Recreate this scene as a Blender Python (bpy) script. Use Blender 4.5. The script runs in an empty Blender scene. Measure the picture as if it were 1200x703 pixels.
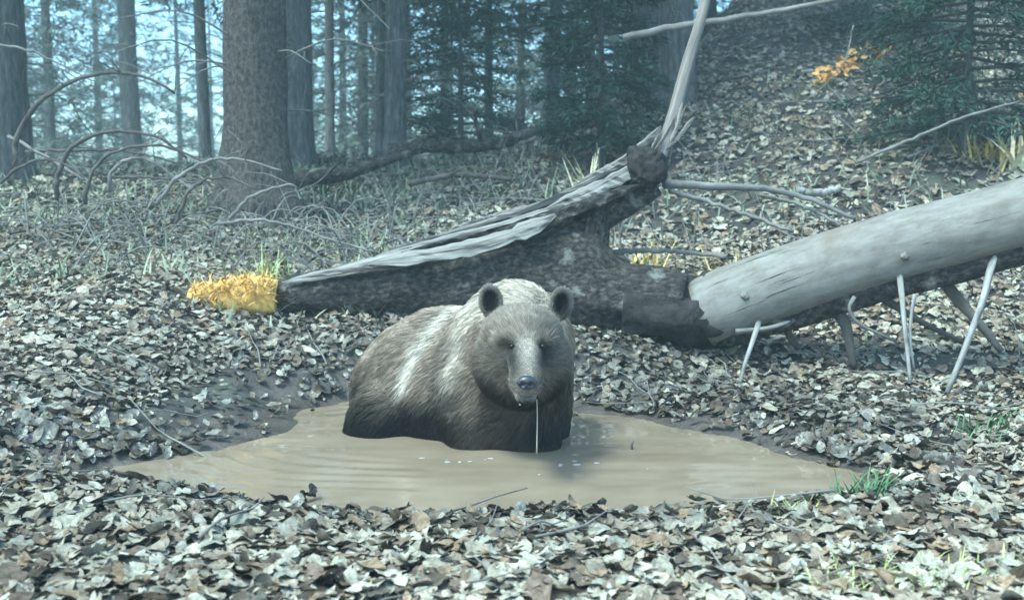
import bpy, math, random
import numpy as np
from mathutils import Vector, Matrix

random.seed(7)
RNG = np.random.default_rng(11)
R = math.radians
S = bpy.context.scene
COL = S.collection

# ------------------------------------------------------------------ camera
F = 1250.0                      # focal length in photograph pixels (1200 wide)
PITCH = math.atan(121.5 / F)
CAMZ = 1.05
cd = bpy.data.cameras.new('camera')
cam = bpy.data.objects.new('camera', cd)
COL.objects.link(cam)
cam.location = (0, 0, CAMZ)
cam.rotation_euler = (R(90) - PITCH, 0, 0)
cd.sensor_width = 36.0
cd.lens = 36.0 * F / 1200.0
cd.clip_start = 0.05
cd.clip_end = 2000
cd.dof.use_dof = True
cd.dof.focus_distance = 4.4
cd.dof.aperture_fstop = 3.2
S.camera = cam

# ------------------------------------------------------------------ sky, sun, exposure
SUN_EL, SUN_AZ = R(60), R(228)
world = bpy.data.worlds.new('World')
S.world = world
world.use_nodes = True
wn = world.node_tree
sky = wn.nodes.new('ShaderNodeTexSky')
sky.sky_type = 'NISHITA'
sky.sun_disc = False
sky.sun_elevation = SUN_EL
sky.sun_rotation = SUN_AZ
sky.air_density = 1.0
sky.dust_density = 2.0
sky.ozone_density = 1.0
bg = wn.nodes['Background']
bg.inputs['Strength'].default_value = 0.15
wn.links.new(sky.outputs[0], bg.inputs['Color'])
sl = bpy.data.lights.new('sun', 'SUN')
sl.energy = 1.5
sl.angle = R(14)
sl.color = (1.0, 0.95, 0.86)
sun = bpy.data.objects.new('sun', sl)
COL.objects.link(sun)
sdir = Vector((math.sin(SUN_AZ) * math.cos(SUN_EL), math.cos(SUN_AZ) * math.cos(SUN_EL), math.sin(SUN_EL)))
sun.rotation_euler = sdir.to_track_quat('Z', 'Y').to_euler()
sun.location = (0, 0, 30)
S.view_settings.view_transform = 'Standard'
S.view_settings.look = 'None'
S.view_settings.gamma = 1.0
S.view_settings.use_curve_mapping = False
S.view_settings.exposure = 1.9
S.view_settings.use_white_balance = True      # the camera's cool, slightly green balance
S.view_settings.white_balance_temperature = 5200
S.view_settings.white_balance_tint = -15
S.cycles.use_denoising = True
S.cycles.max_bounces = 6
S.cycles.diffuse_bounces = 3
S.cycles.volume_bounces = 0
S.cycles.transparent_max_bounces = 6


# ------------------------------------------------------------------ geometry helpers
def P(px, py, Y):
    """world point seen at photograph pixel (px, py) at distance Y in front of the camera"""
    u, v = (px - 600.0) / F, (351.5 - py) / F
    c, s = math.cos(PITCH), math.sin(PITCH)
    k = Y / (c + v * s)
    return np.array((u * k, Y, CAMZ + (-s + v * c) * k))


def smooth(a, b, x):
    t = np.clip((np.asarray(x, float) - a) / (b - a), 0, 1)
    return t * t * (3 - 2 * t)


def _hash(i, j, k, seed):
    n = (i * 374761393 + j * 668265263 + k * 2147483647 + seed * 144665) & 0xffffffff
    n = ((n ^ (n >> 13)) * 1274126177) & 0xffffffff
    n = n ^ (n >> 16)
    return (n & 0xffff) / 65535.0


def vnoise(p, seed=0):
    p = np.asarray(p, float)
    if p.shape[-1] == 2:
        p = np.concatenate([p, np.zeros(p.shape[:-1] + (1,))], -1)
    i = np.floor(p).astype(np.int64)
    f = p - i
    f = f * f * (3 - 2 * f)
    r = 0
    for dx in (0, 1):
        for dy in (0, 1):
            for dz in (0, 1):
                w = (f[..., 0] if dx else 1 - f[..., 0]) * (f[..., 1] if dy else 1 - f[..., 1]) * (f[..., 2] if dz else 1 - f[..., 2])
                r = r + w * _hash(i[..., 0] + dx, i[..., 1] + dy, i[..., 2] + dz, seed)
    return r * 2 - 1


def fbm(p, oct=3, seed=0):
    p = np.asarray(p, float)
    r, a = 0, 1.0
    for o in range(oct):
        r = r + a * vnoise(p * 2 ** o, seed + o)
        a *= 0.5
    return r


def props(o, label=None, cat=None, group=None, kind=None):
    if label: o['label'] = label
    if cat: o['category'] = cat
    if group: o['group'] = group
    if kind: o['kind'] = kind
    return o


def empty(name, loc):
    o = bpy.data.objects.new(name, None)
    COL.objects.link(o)
    o.location = loc
    o.empty_display_size = 0.1
    return o


def mesh(name, V, Fc, mat=None, parent=None, smoothed=True, attrs=None):
    """V: (n,3); Fc: list of index tuples, or an (m,k) array. attrs: {name: (n,3|4) or (n,) per vertex}"""
    me = bpy.data.meshes.new(name)
    V = np.asarray(V, dtype=np.float32)
    if isinstance(Fc, np.ndarray):
        m, k = Fc.shape
        me.vertices.add(len(V)); me.vertices.foreach_set('co', V.ravel())
        me.loops.add(m * k); me.loops.foreach_set('vertex_index', Fc.ravel().astype(np.int32))
        me.polygons.add(m)
        me.polygons.foreach_set('loop_start', np.arange(0, m * k, k, dtype=np.int32))
        me.polygons.foreach_set('loop_total', np.full(m, k, dtype=np.int32))
        me.update(calc_edges=True)
    else:
        me.from_pydata(V.tolist(), [], Fc)
        me.update()
    me.polygons.foreach_set('use_smooth', np.full(len(me.polygons), smoothed))
    for an, a in (attrs or {}).items():
        a = np.asarray(a, dtype=np.float32)
        if a.ndim == 1:
            at = me.attributes.new(an, 'FLOAT', 'POINT'); at.data.foreach_set('value', a)
        elif a.shape[1] == 3:
            at = me.attributes.new(an, 'FLOAT_VECTOR', 'POINT'); at.data.foreach_set('vector', a.ravel())
        else:
            at = me.attributes.new(an, 'FLOAT_COLOR', 'POINT'); at.data.foreach_set('color', a.ravel())
    if mat: me.materials.append(mat)
    o = bpy.data.objects.new(name, me)
    COL.objects.link(o)
    if parent is not None:
        o.parent = parent
        o.matrix_parent_inverse = Matrix.Translation(-Vector(parent.location))
    return o


class MB:
    """collects tubes and strips of ONE part"""
    def __init__(self): self.V, self.F, self.L, self.n = [], [], [], 0

    def add(self, V, Fc, L=None):
        V = np.asarray(V, float)
        self.V.append(V)
        self.L.append(np.zeros((len(V), 3)) if L is None else L)
        self.F += [tuple(i + self.n for i in f) for f in Fc]
        self.n += len(V)

    def tube(self, path, rad, seg=6, rough=0.0, seed=0, cap=True, squash=None, rfun=None):
        path = np.asarray(path, float)
        n = len(path)
        rad = np.atleast_1d(np.asarray(rad, float))
        rad = np.interp(np.linspace(0, 1, n), np.linspace(0, 1, len(rad)), rad)
        T = np.gradient(path, axis=0)
        T /= np.linalg.norm(T, axis=1)[:, None] + 1e-9
        ref = np.array((0, 0, 1.0)) if abs(T[:, 2]).mean() < 0.9 else np.array((0, 1.0, 0))
        A = np.cross(T, ref); A /= np.linalg.norm(A, axis=1)[:, None] + 1e-9
        B = np.cross(A, T)
        th = np.linspace(0, 2 * math.pi, seg, endpoint=False)
        along = np.concatenate([[0], np.cumsum(np.linalg.norm(np.diff(path, axis=0), axis=1))])
        C, Sn = np.cos(th), np.sin(th)
        rr = np.repeat(rad[:, None], seg, 1)
        if rfun is not None:
            rr = rr * rfun(along[:, None] + 0 * th[None], th[None] + 0 * along[:, None])
        if rough:
            q = np.stack([along[:, None] * 3 + 0 * th[None], 1.7 * C[None] + 0 * along[:, None] + seed, 1.7 * Sn[None] + 0 * along[:, None]], -1)
            rr = rr * (1 + rough * fbm(q, 3, seed))
        V = path[:, None] + A[:, None] * (C[None] * rr)[..., None] + B[:, None] * (Sn[None] * rr)[..., None]
        L = np.stack([np.repeat(along[:, None], seg, 1), C[None] * rr, Sn[None] * rr], -1)
        V = V.reshape(-1, 3)
        Fc = []
        for i in range(n - 1):
            for j in range(seg):
                k = (j + 1) % seg
                Fc.append((i * seg + j, i * seg + k, (i + 1) * seg + k, (i + 1) * seg + j))
        if cap:
            Fc.append(tuple(range(seg - 1, -1, -1)))
            Fc.append(tuple((n - 1) * seg + j for j in range(seg)))
        self.add(V, Fc, L.reshape(-1, 3))

    def build(self, name, mat, parent=None, smoothed=True):
        return mesh(name, np.concatenate(self.V), self.F, mat, parent, smoothed, {'luv': np.concatenate(self.L)})


def bez(pts, n=12, jit=0.0, seed=0):
    """smooth curve through points (Catmull-Rom)"""
    p = np.asarray(pts, float)
    p = np.vstack([2 * p[0] - p[1], p, 2 * p[-1] - p[-2]])
    out = []
    m = len(p) - 3
    per = max(2, n // m)
    for i in range(m):
        t = np.linspace(0, 1, per, endpoint=(i == m - 1))[:, None]
        a, b, c, d = p[i:i + 4]
        out.append(0.5 * (2 * b + (c - a) * t + (2 * a - 5 * b + 4 * c - d) * t ** 2 + (3 * b - a - 3 * c + d) * t ** 3))
    o = np.vstack(out)
    if jit:
        r = np.random.default_rng(seed)
        j = r.normal(0, jit, o.shape); j[0] = 0
        o = o + j
    return o


# ------------------------------------------------------------------ materials
class NT:
    def __init__(self, name):
        self.m = bpy.data.materials.new(name); self.m.use_nodes = True
        self.t = self.m.node_tree; self.n = self.t.nodes; self.l = self.t.links
        self.b = self.n['Principled BSDF']

    def node(self, ty, **k):
        nd = self.n.new(ty)
        for a, v in k.items():
            if a.startswith('i_'):
                key = a[2:]; key = int(key) if key.isdigit() else key
                nd.inputs[key].default_value = v
            else: setattr(nd, a, v)
        return nd

    def link(self, a, b): self.l.new(a, b)

    def ramp(self, fac, stops):
        r = self.node('ShaderNodeValToRGB')
        e = r.color_ramp.elements
        while len(e) < len(stops): e.new(0.5)
        for i, (p, c) in enumerate(stops):
            e[i].position = p; e[i].color = (*c, 1)
        self.link(fac, r.inputs[0]); return r.outputs[0]

    def coords(self, attr=None, scale=(1, 1, 1)):
        if attr:
            a = self.node('ShaderNodeAttribute', attribute_name=attr); v = a.outputs['Vector']
        else:
            a = self.node('ShaderNodeTexCoord'); v = a.outputs['Object']
        mp = self.node('ShaderNodeMapping'); mp.inputs['Scale'].default_value = scale
        self.link(v, mp.inputs[0]); return mp.outputs[0]

    def noise(self, vec, scale, detail=4, rough=0.6):
        n = self.node('ShaderNodeTexNoise'); n.inputs['Scale'].default_value = scale
        n.inputs['Detail'].default_value = detail; n.inputs['Roughness'].default_value = rough
        self.link(vec, n.inputs['Vector']); return n.outputs['Fac']

    def mix(self, a, b, fac):
        m = self.node('ShaderNodeMix', data_type='RGBA')
        for v, i in ((fac, 0), (a, 6), (b, 7)):
            if hasattr(v, 'links'): self.link(v, m.inputs[i])
            else: m.inputs[i].default_value = v if i == 0 else (*v, 1)
        return m.outputs[2]

    def bump(self, h, dist=0.01, strength=1.0):
        b = self.node('ShaderNodeBump'); b.inputs['Distance'].default_value = dist; b.inputs['Strength'].default_value = strength
        self.link(h, b.inputs['Height']); self.link(b.outputs[0], self.b.inputs['Normal'])


def wood_mat(name, stops, scale=(3, 14, 14), ns=2.0, rough=0.85, bd=0.01, attr='luv', patch=None):
    t = NT(name)
    v = t.coords(attr, scale)
    n1 = t.noise(v, ns, 6, 0.65)
    c = t.ramp(n1, stops)
    if patch:
        v2 = t.coords(attr, (1, 1, 1))
        n2 = t.noise(v2, patch[1], 3, 0.6)
        f = t.ramp(n2, [(patch[2], (0, 0, 0)), (patch[2] + 0.08, (1, 1, 1))])
        c = t.mix(c, patch[0], f)
    t.link(c, t.b.inputs['Base Color'])
    t.b.inputs['Roughness'].default_value = rough
    t.b.inputs['Specular IOR Level'].default_value = 0.25
    t.bump(n1, bd)
    return t.m


def plain_mat(name, col, rough=0.7, spec=0.3, var=0.25, ns=8):
    t = NT(name)
    n = t.noise(t.coords(), ns, 4)
    c = t.ramp(n, [(0.3, tuple(x * (1 - var) for x in col)), (0.7, tuple(min(1, x * (1 + var)) for x in col))])
    t.link(c, t.b.inputs['Base Color'])
    t.b.inputs['Roughness'].default_value = rough
    t.b.inputs['Specular IOR Level'].default_value = spec
    return t.m


def attr_mat(name, attr, rough=0.7, spec=0.3, wet=None, transl=0.0):
    t = NT(name)
    a = t.node('ShaderNodeAttribute', attribute_name=attr)
    t.link(a.outputs['Color'], t.b.inputs['Base Color'])
    t.b.inputs['Roughness'].default_value = rough
    t.b.inputs['Specular IOR Level'].default_value = spec
    if wet:
        w = t.node('ShaderNodeAttribute', attribute_name=wet)
        mr = t.node('ShaderNodeMapRange'); mr.inputs[3].default_value = rough; mr.inputs[4].default_value = 0.22
        t.link(w.outputs['Fac'], mr.inputs[0]); t.link(mr.outputs[0], t.b.inputs['Roughness'])
        mr2 = t.node('ShaderNodeMapRange'); mr2.inputs[3].default_value = spec; mr2.inputs[4].default_value = 0.6
        t.link(w.outputs['Fac'], mr2.inputs[0]); t.link(mr2.outputs[0], t.b.inputs['Specular IOR Level'])
    return t.m


M = {}
M['spruce_bark'] = wood_mat('spruce_bark', [(0.3, (0.028, 0.025, 0.022)), (0.5, (0.088, 0.073, 0.062)), (0.72, (0.18, 0.157, 0.138))], (5, 9, 9), 4.0, 0.95, 0.05)
M['grey_bark'] = wood_mat('grey_bark', [(0.3, (0.03, 0.03, 0.03)), (0.5, (0.085, 0.08, 0.075)), (0.72, (0.17, 0.165, 0.155))], (2, 9, 9), 3.0, 0.95, 0.02)
M['dead_twig'] = wood_mat('dead_twig', [(0.3, (0.09, 0.08, 0.07)), (0.7, (0.26, 0.24, 0.21))], (3, 8, 8), 2.0, 0.9, 0.004)
M['dark_twig'] = wood_mat('dark_twig', [(0.3, (0.04, 0.035, 0.03)), (0.7, (0.13, 0.11, 0.095))], (3, 8, 8), 2.0, 0.9, 0.004)
M['pale_stick'] = wood_mat('pale_stick', [(0.35, (0.10, 0.09, 0.078)), (0.48, (0.24, 0.222, 0.195)), (0.7, (0.35, 0.33, 0.295))], (3, 8, 8), 2.0, 0.9, 0.003)
M['bare_trunk'] = wood_mat('bare_trunk', [(0.25, (0.15, 0.135, 0.113)), (0.45, (0.21, 0.19, 0.163)), (0.65, (0.245, 0.226, 0.197)), (0.8, (0.30, 0.28, 0.246))], (1.6, 7, 7), 4.0, 0.75, 0.006, patch=((0.19, 0.16, 0.13), 2.0, 0.60))


def _cracks(m):
    t = NT.__new__(NT); t.m = m; t.t = m.node_tree; t.n = t.t.nodes; t.l = t.t.links; t.b = t.n['Principled BSDF']
    src = t.b.inputs['Base Color'].links[0].from_socket
    n = t.noise(t.coords('luv', (0.55, 16, 16)), 3.0, 5, 0.7)
    k = t.ramp(n, [(0.32, (0.35, 0.32, 0.29)), (0.38, (1, 1, 1))])
    n2 = t.noise(t.coords('luv', (2.5, 5, 5)), 3.0, 6, 0.75)
    k2 = t.ramp(n2, [(0.36, (0.74, 0.71, 0.67)), (0.58, (1, 1, 1))])
    for kk in (k, k2):
        mx = t.node('ShaderNodeMix', data_type='RGBA', blend_type='MULTIPLY'); mx.inputs[0].default_value = 1.0
        t.link(src, mx.inputs[6]); t.link(kk, mx.inputs[7]); src = mx.outputs[2]
    t.link(src, t.b.inputs['Base Color'])
    t.bump(k, 0.006)


_cracks(M['bare_trunk'])
M['rotten_bark'] = wood_mat('rotten_bark', [(0.34, (0.012, 0.011, 0.010)), (0.5, (0.045, 0.038, 0.032)), (0.68, (0.13, 0.115, 0.095))], (7, 11, 11), 3.5, 0.95, 0.04, patch=((0.20, 0.185, 0.16), 7.0, 0.61))
M['black_rot'] = wood_mat('black_rot', [(0.3, (0.012, 0.011, 0.01)), (0.6, (0.04, 0.034, 0.03)), (0.8, (0.085, 0.07, 0.06))], (8, 8, 8), 2.5, 0.95, 0.02)
M['torn_wood'] = wood_mat('torn_wood', [(0.38, (0.05, 0.044, 0.038)), (0.48, (0.19, 0.172, 0.148)), (0.7, (0.33, 0.308, 0.272))], (1.2, 30, 30), 2.0, 0.85, 0.01)
M['brown_splinter'] = wood_mat('brown_splinter', [(0.3, (0.09, 0.075, 0.062)), (0.55, (0.21, 0.18, 0.155)), (0.75, (0.37, 0.34, 0.3))], (0.8, 18, 18), 2.0, 0.9, 0.01)
M['sun_painted_straw'] = plain_mat('sun_painted_straw', (0.66, 0.38, 0.11), 0.8, 0.2, 0.65, 14)  # sun patch on the log end, put into the straw colour
M['sun_painted_leaf'] = plain_mat('sun_painted_leaf', (0.66, 0.36, 0.11), 0.8, 0.2, 0.4, 12)  # sunlight on the bank, put into the leaf colour
M['yellow_plant'] = plain_mat('yellow_plant', (0.55, 0.42, 0.14), 0.8, 0.2, 0.3, 20)
M['pale_plant'] = plain_mat('pale_plant', (0.62, 0.54, 0.34), 0.8, 0.2, 0.3, 20)
M['green_tuft'] = plain_mat('green_tuft', (0.10, 0.17, 0.07), 0.7, 0.3, 0.4, 30)
M['yellow_green'] = plain_mat('yellow_green', (0.36, 0.37, 0.15), 0.7, 0.3, 0.4, 30)
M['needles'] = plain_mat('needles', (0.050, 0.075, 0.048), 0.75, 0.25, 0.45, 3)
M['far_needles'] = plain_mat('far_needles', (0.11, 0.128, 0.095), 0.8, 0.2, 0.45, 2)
M['young_needles'] = plain_mat('young_needles', (0.035, 0.065, 0.045), 0.7, 0.3, 0.4, 5)
M['undergrowth'] = attr_mat('undergrowth', 'lcol', 0.85, 0.2)
M['leaf'] = attr_mat('leaf', 'lcol', 0.8, 0.12, 'wet')


def _mottle(m):
    t = NT.__new__(NT); t.m = m; t.t = m.node_tree; t.n = t.t.nodes; t.l = t.t.links; t.b = t.n['Principled BSDF']
    src = t.b.inputs['Base Color'].links[0].from_socket
    geo = t.node('ShaderNodeNewGeometry')
    n = t.noise(geo.outputs['Position'], 45, 4, 0.65)
    k = t.ramp(n, [(0.32, (0.42, 0.38, 0.34)), (0.6, (1.0, 1.0, 1.0))])
    mx = t.node('ShaderNodeMix', data_type='RGBA', blend_type='MULTIPLY'); mx.inputs[0].default_value = 1.0
    t.link(src, mx.inputs[6]); t.link(k, mx.inputs[7]); t.link(mx.outputs[2], t.b.inputs['Base Color'])
    t.bump(n, 0.006)


_mottle(M['leaf'])
M['bear_skin'] = attr_mat('bear_skin', 'bcol', 0.85, 0.1)
M['fur'] = attr_mat('fur', 'bcol', 0.7, 0.1)
M['nose'] = plain_mat('nose', (0.03, 0.028, 0.03), 0.35, 0.5, 0.2, 60)
M['eye'] = plain_mat('eye', (0.012, 0.009, 0.008), 0.3, 0.35, 0.1, 40)
M['tooth'] = plain_mat('tooth', (0.75, 0.7, 0.58), 0.35, 0.5, 0.1, 40)
M['drool'] = plain_mat('drool', (0.40, 0.345, 0.26), 0.15, 0.6, 0.05, 40)
M['foam'] = plain_mat('foam', (0.38, 0.35, 0.30), 0.4, 0.4, 0.08, 40)


def _ground_mat():
    t = NT('forest_soil')
    v = t.coords()
    n1 = t.noise(v, 6, 8, 0.7)
    n2 = t.noise(v, 1.3, 3, 0.6)
    soil = t.ramp(n1, [(0.3, (0.018, 0.015, 0.013)), (0.55, (0.055, 0.045, 0.037)), (0.75, (0.12, 0.10, 0.085))])
    moss = t.ramp(n1, [(0.3, (0.03, 0.035, 0.022)), (0.75, (0.12, 0.12, 0.085))])
    c = t.mix(soil, moss, t.ramp(n2, [(0.5, (0, 0, 0)), (0.62, (0.7, 0.7, 0.7))]))
    w = t.node('ShaderNodeAttribute', attribute_name='mud')
    mud = t.ramp(n1, [(0.3, (0.04, 0.032, 0.026)), (0.75, (0.13, 0.106, 0.084))])
    c = t.mix(c, mud, w.outputs['Fac'])
    t.link(c, t.b.inputs['Base Color'])
    mr = t.node('ShaderNodeMapRange'); mr.inputs[3].default_value = 0.95; mr.inputs[4].default_value = 0.3
    t.link(w.outputs['Fac'], mr.inputs[0]); t.link(mr.outputs[0], t.b.inputs['Roughness'])
    t.bump(n1, 0.03)
    return t.m


M['soil'] = _ground_mat()


def _water_mat():
    t = NT('muddy_water')
    v = t.coords(None, (1, 1, 1))
    n = t.noise(v, 2.5, 4, 0.6)
    c = t.ramp(n, [(0.3, (0.19, 0.145, 0.095)), (0.7, (0.255, 0.20, 0.135))])
    t.link(c, t.b.inputs['Base Color'])
    t.b.inputs['Roughness'].default_value = 0.02
    t.b.inputs['IOR'].default_value = 1.33
    v2 = t.coords(None, (1.0, 2.2, 1))
    n2 = t.noise(v2, 2.6, 1, 0.4)
    t.bump(n2, 0.025, 0.35)
    return t.m


M['water'] = _water_mat()

# ------------------------------------------------------------------ ground
POOL = np.array([(-1.70, 4.0), (-1.40, 4.20), (-1.18, 4.36), (-1.02, 4.66), (-1.06, 5.12), (-0.85, 5.42), (-0.26, 5.45), (0.31, 5.2), (0.63, 4.95),
                 (0.93, 4.6), (1.15, 4.24), (1.33, 3.98), (1.2, 3.64), (0.87, 3.5), (0.5, 3.46), (0.14, 3.47), (-0.28, 3.41),
                 (-0.57, 3.43), (-0.88, 3.53), (-1.25, 3.72)])


def pool_sd(x, y):
    """signed distance to the pool's shore, negative in the water"""
    x = np.asarray(x, float); y = np.asarray(y, float)
    d2 = np.full(x.shape, 1e9); ins = np.zeros(x.shape, bool)
    n = len(POOL)
    for i in range(n):
        ax, ay = POOL[i]; bx, by = POOL[(i + 1) % n]
        ex, ey = bx - ax, by - ay
        t = np.clip(((x - ax) * ex + (y - ay) * ey) / (ex * ex + ey * ey), 0, 1)
        d2 = np.minimum(d2, (x - ax - t * ex) ** 2 + (y - ay - t * ey) ** 2)
        c = (ay > y) != (by > y)
        with np.errstate(divide='ignore', invalid='ignore'):
            xi = ax + (y - ay) / (by - ay if by != ay else 1e-9) * ex
        ins ^= c & (x < xi)
    return np.where(ins, -1, 1) * np.sqrt(d2)


def hgt(x, y):
    x = np.asarray(x, float); y = np.asarray(y, float)
    q = np.stack([x, y], -1)
    sd = pool_sd(x, y) + 0.05 * vnoise(q * 3.1, 3)
    s = smooth(-2.5, 4.5, x)
    slope = 0.155 + 0.18 * s
    yc = 13.0 + 8.0 * smooth(0.5, 6, x)
    st = 4.9 + .75 * smooth(.3, 1.4, x)
    t = np.maximum(0, y - st)
    tc = yc - st
    up = slope * np.minimum(t, tc)
    over = np.maximum(0, y - yc)
    up = up - np.minimum(0.10 * over, 2.2) * (1 - 0.7 * smooth(1, 8, x))
    near = 0.055 + 0.21 * smooth(1.2, 2.3, -x) * smooth(3.2, 4.7, y) + 0.05 * smooth(1.5, 2.8, x) * smooth(3.2, 4.6, y)
    r = np.sqrt(x * x + y * y)
    g = near + up
    nz = 0.022 * fbm(q * 2.3, 3, 21) + 0.028 * fbm(q * 6.5, 2, 23) * smooth(.9, .2, sd) * smooth(3.9, 4.5, y) + 0.05 * fbm(q * 0.7, 2, 5) * smooth(4.8, 8, r) + 0.25 * fbm(q * 0.23, 2, 9) * smooth(9, 18, r)
    out = (g + nz) * smooth(0.0, 0.34, sd) + 0.012 * smooth(0, .05, sd)
    return np.where(sd > 0, out, -0.42 * smooth(0.0, 0.55, -sd))


def grid_axis(lo, hi, fine_lo, fine_hi, step, grow=1.12):
    a = list(np.arange(fine_lo, fine_hi, step))
    st = step
    while a[-1] < hi: st *= grow; a.append(a[-1] + st)
    st = step; b = []
    c = fine_lo
    while c > lo: st *= grow; c -= st; b.append(c)
    return np.array(b[::-1] + a)


gx = grid_axis(-420, 420, -3.2, 3.4, 0.045)
gy = grid_axis(-60, 700, 1.6, 7.4, 0.045, 1.05)
GX, GY = np.meshgrid(gx, gy)
GZ = hgt(GX, GY)
nx, ny = len(gx), len(gy)
idx = np.arange(nx * ny).reshape(ny, nx)
GF = np.stack([idx[:-1, :-1], idx[:-1, 1:], idx[1:, 1:], idx[1:, :-1]], -1).reshape(-1, 4)
mud = 1 - smooth(0.02, 0.32, pool_sd(GX, GY) + 0.1 * fbm(np.stack([GX, GY], -1) * 4, 2, 8))
ground = mesh('ground', np.stack([GX, GY, GZ], -1).reshape(-1, 3), GF, M['soil'], None, True, {'mud': mud.ravel()})
props(ground, 'forest floor of dark soil and fallen leaves rising to a wooded bank', None, None, 'structure')

# ------------------------------------------------------------------ muddy pool, with rings spreading from the bear
wx = np.arange(-1.8, 1.7, 0.018); wy = np.arange(3.1, 5.8, 0.018)
WX, WY = np.meshgrid(wx, wy)
keep = pool_sd(WX, WY) < 0.16
bd = np.hypot((WX + 0.22) / 1.45, WY - 4.72)
ringw = np.clip(.25 + .9 * vnoise(np.stack([WX * 1.3, WY * 2.2], -1), 14), 0, 1)
WZ = 0.0030 * ringw * np.sin(bd * 2 * math.pi / 0.10 + 3.2 * vnoise(np.stack([WX, WY], -1) * 2.2, 4)) * np.exp(-((bd - 0.62) / 0.45) ** 2)
WZ += 0.0016 * fbm(np.stack([WX * 2.0, WY * 4.5], -1), 2, 31)
idx = np.arange(WX.size).reshape(WX.shape)
kc = keep[:-1, :-1] & keep[1:, 1:] & keep[1:, :-1] & keep[:-1, 1:]
WF = np.stack([idx[:-1, :-1], idx[:-1, 1:], idx[1:, 1:], idx[1:, :-1]], -1)[kc]
used = np.unique(WF); remap = np.full(WX.size, -1); remap[used] = np.arange(len(used))
water = mesh('pool_water', np.stack([WX, WY, WZ], -1).reshape(-1, 3)[used], remap[WF], M['water'])
props(water, 'shallow muddy brown pool the bear stands in', None, None, 'structure')


# ------------------------------------------------------------------ fallen leaves
def leaf_template(kind):
    """flat leaf, stem at origin, length 1 along +x; vertices (x, y), triangles"""
    if kind == 0:      # ovate
        xs = [0, .07, .22, .42, .64, .84, .95, 1]; w = [0, .12, .235, .29, .26, .16, .08, 0]
    elif kind == 1:    # narrow
        xs = [0, .08, .26, .48, .70, .88, 1]; w = [0, .07, .15, .18, .145, .075, 0]
    elif kind == 2:    # lobed
        xs = [0, .12, .22, .30, .42, .52, .60, .72, .80, .92, 1]; w = [0, .17, .20, .14, .27, .27, .18, .24, .19, .12, 0]
    else:              # broad, five lobes
        xs = [0, .03, .14, .22, .34, .46, .54, .70, .86, 1]; w = [0, .26, .33, .22, .40, .38, .22, .22, .12, 0]
    n = len(xs)
    V = [(x, 0) for x in xs] + [(xs[i] + (0.05 if kind > 1 else 0), w[i]) for i in range(1, n - 1)] + [(xs[i] + (0.05 if kind > 1 else 0), -w[i]) for i in range(1, n - 1)]
    T = []
    for side in (0, 1):
        o = n + side * (n - 2)
        def e(i): return 0 if i == 0 else (n - 1 if i == n - 1 else o + i - 1)
        for i in range(n - 1):
            q = [i, i + 1, e(i + 1), e(i)]
            if side: q = q[::-1]
            u = []
            for a in q:
                if a not in u: u.append(a)
            if len(u) == 4: T += [(u[0], u[1], u[2]), (u[0], u[2], u[3])]
            elif len(u) == 3: T.append(tuple(u))
    return np.array(V, float), np.array(T)


TEMPL = [leaf_template(k) for k in range(4)]
PALETTE = np.array([(0.43, 0.40, 0.33), (0.35, 0.31, 0.25), (0.25, 0.21, 0.165), (0.44, 0.415, 0.355), (0.18, 0.14, 0.11), (0.30, 0.225, 0.155), (0.36, 0.35, 0.295), (0.11, 0.09, 0.072)])


def curl(V, n, rng, amt=1.0):
    """bend n leaves of template V -> (n, k, 3)"""
    x, y = V[:, 0][None], V[:, 1][None]
    y = y * (1 + 0.25 * rng.normal(size=(n, 1)).clip(-2, 2))
    b = rng.normal(0.0, 0.6, (n, 1)) * amt
    roll = rng.gamma(1.6, 1.5, (n, 1)).clip(.2, 6.5) * rng.choice((-1, 1, 1), (n, 1)) * amt + 1e-3     # edges rolling inwards
    tw = rng.normal(0, 0.5, (n, 1)) * amt
    ph = rng.uniform(0, 6, (n, 1))
    k = roll * (1 + .5 * np.sin(x * 4 + ph))
    z = (1 - np.cos(k * y)) / k + b * (x - 0.5) ** 2 + tw * y * (x - 0.4) + 0.045 * np.sin(x * 8 + ph) * np.sign(y + 1e-9) * (np.abs(y) > .01)
    yy = np.sin(k * y) / k
    xx = x * (1 - 0.15 * np.abs(b)) + 0 * y
    return np.stack([xx - 0.45, yy, z], -1)


def orient(n, nrm, rng, tilt):
    """random frames whose z follows nrm (n,3) with a random tilt"""
    up = nrm + rng.normal(0, 1, (n, 3)) * np.asarray(tilt).reshape(-1, 1)
    up /= np.linalg.norm(up, axis=1)[:, None]
    a = rng.uniform(0, 2 * math.pi, n)
    h = np.stack([np.cos(a), np.sin(a), np.zeros(n)], -1)
    xa = h - up * (h * up).sum(1)[:, None]; xa /= np.linalg.norm(xa, axis=1)[:, None]
    return np.stack([xa, np.cross(up, xa), up], -1)     # columns


def ground_normal(x, y, e=0.06):
    n = np.stack([hgt(x - e, y) - hgt(x + e, y), hgt(x, y - e) - hgt(x, y + e), np.full(x.shape, 2 * e)], -1)
    return n / np.linalg.norm(n, axis=1)[:, None]


def scatter(n, dlo, dhi, side):
    d = np.sqrt(RNG.uniform(dlo ** 2, dhi ** 2, n))
    x = RNG.uniform(-1, 1, n) * (0.5 * d + side)
    return x, d


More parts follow.
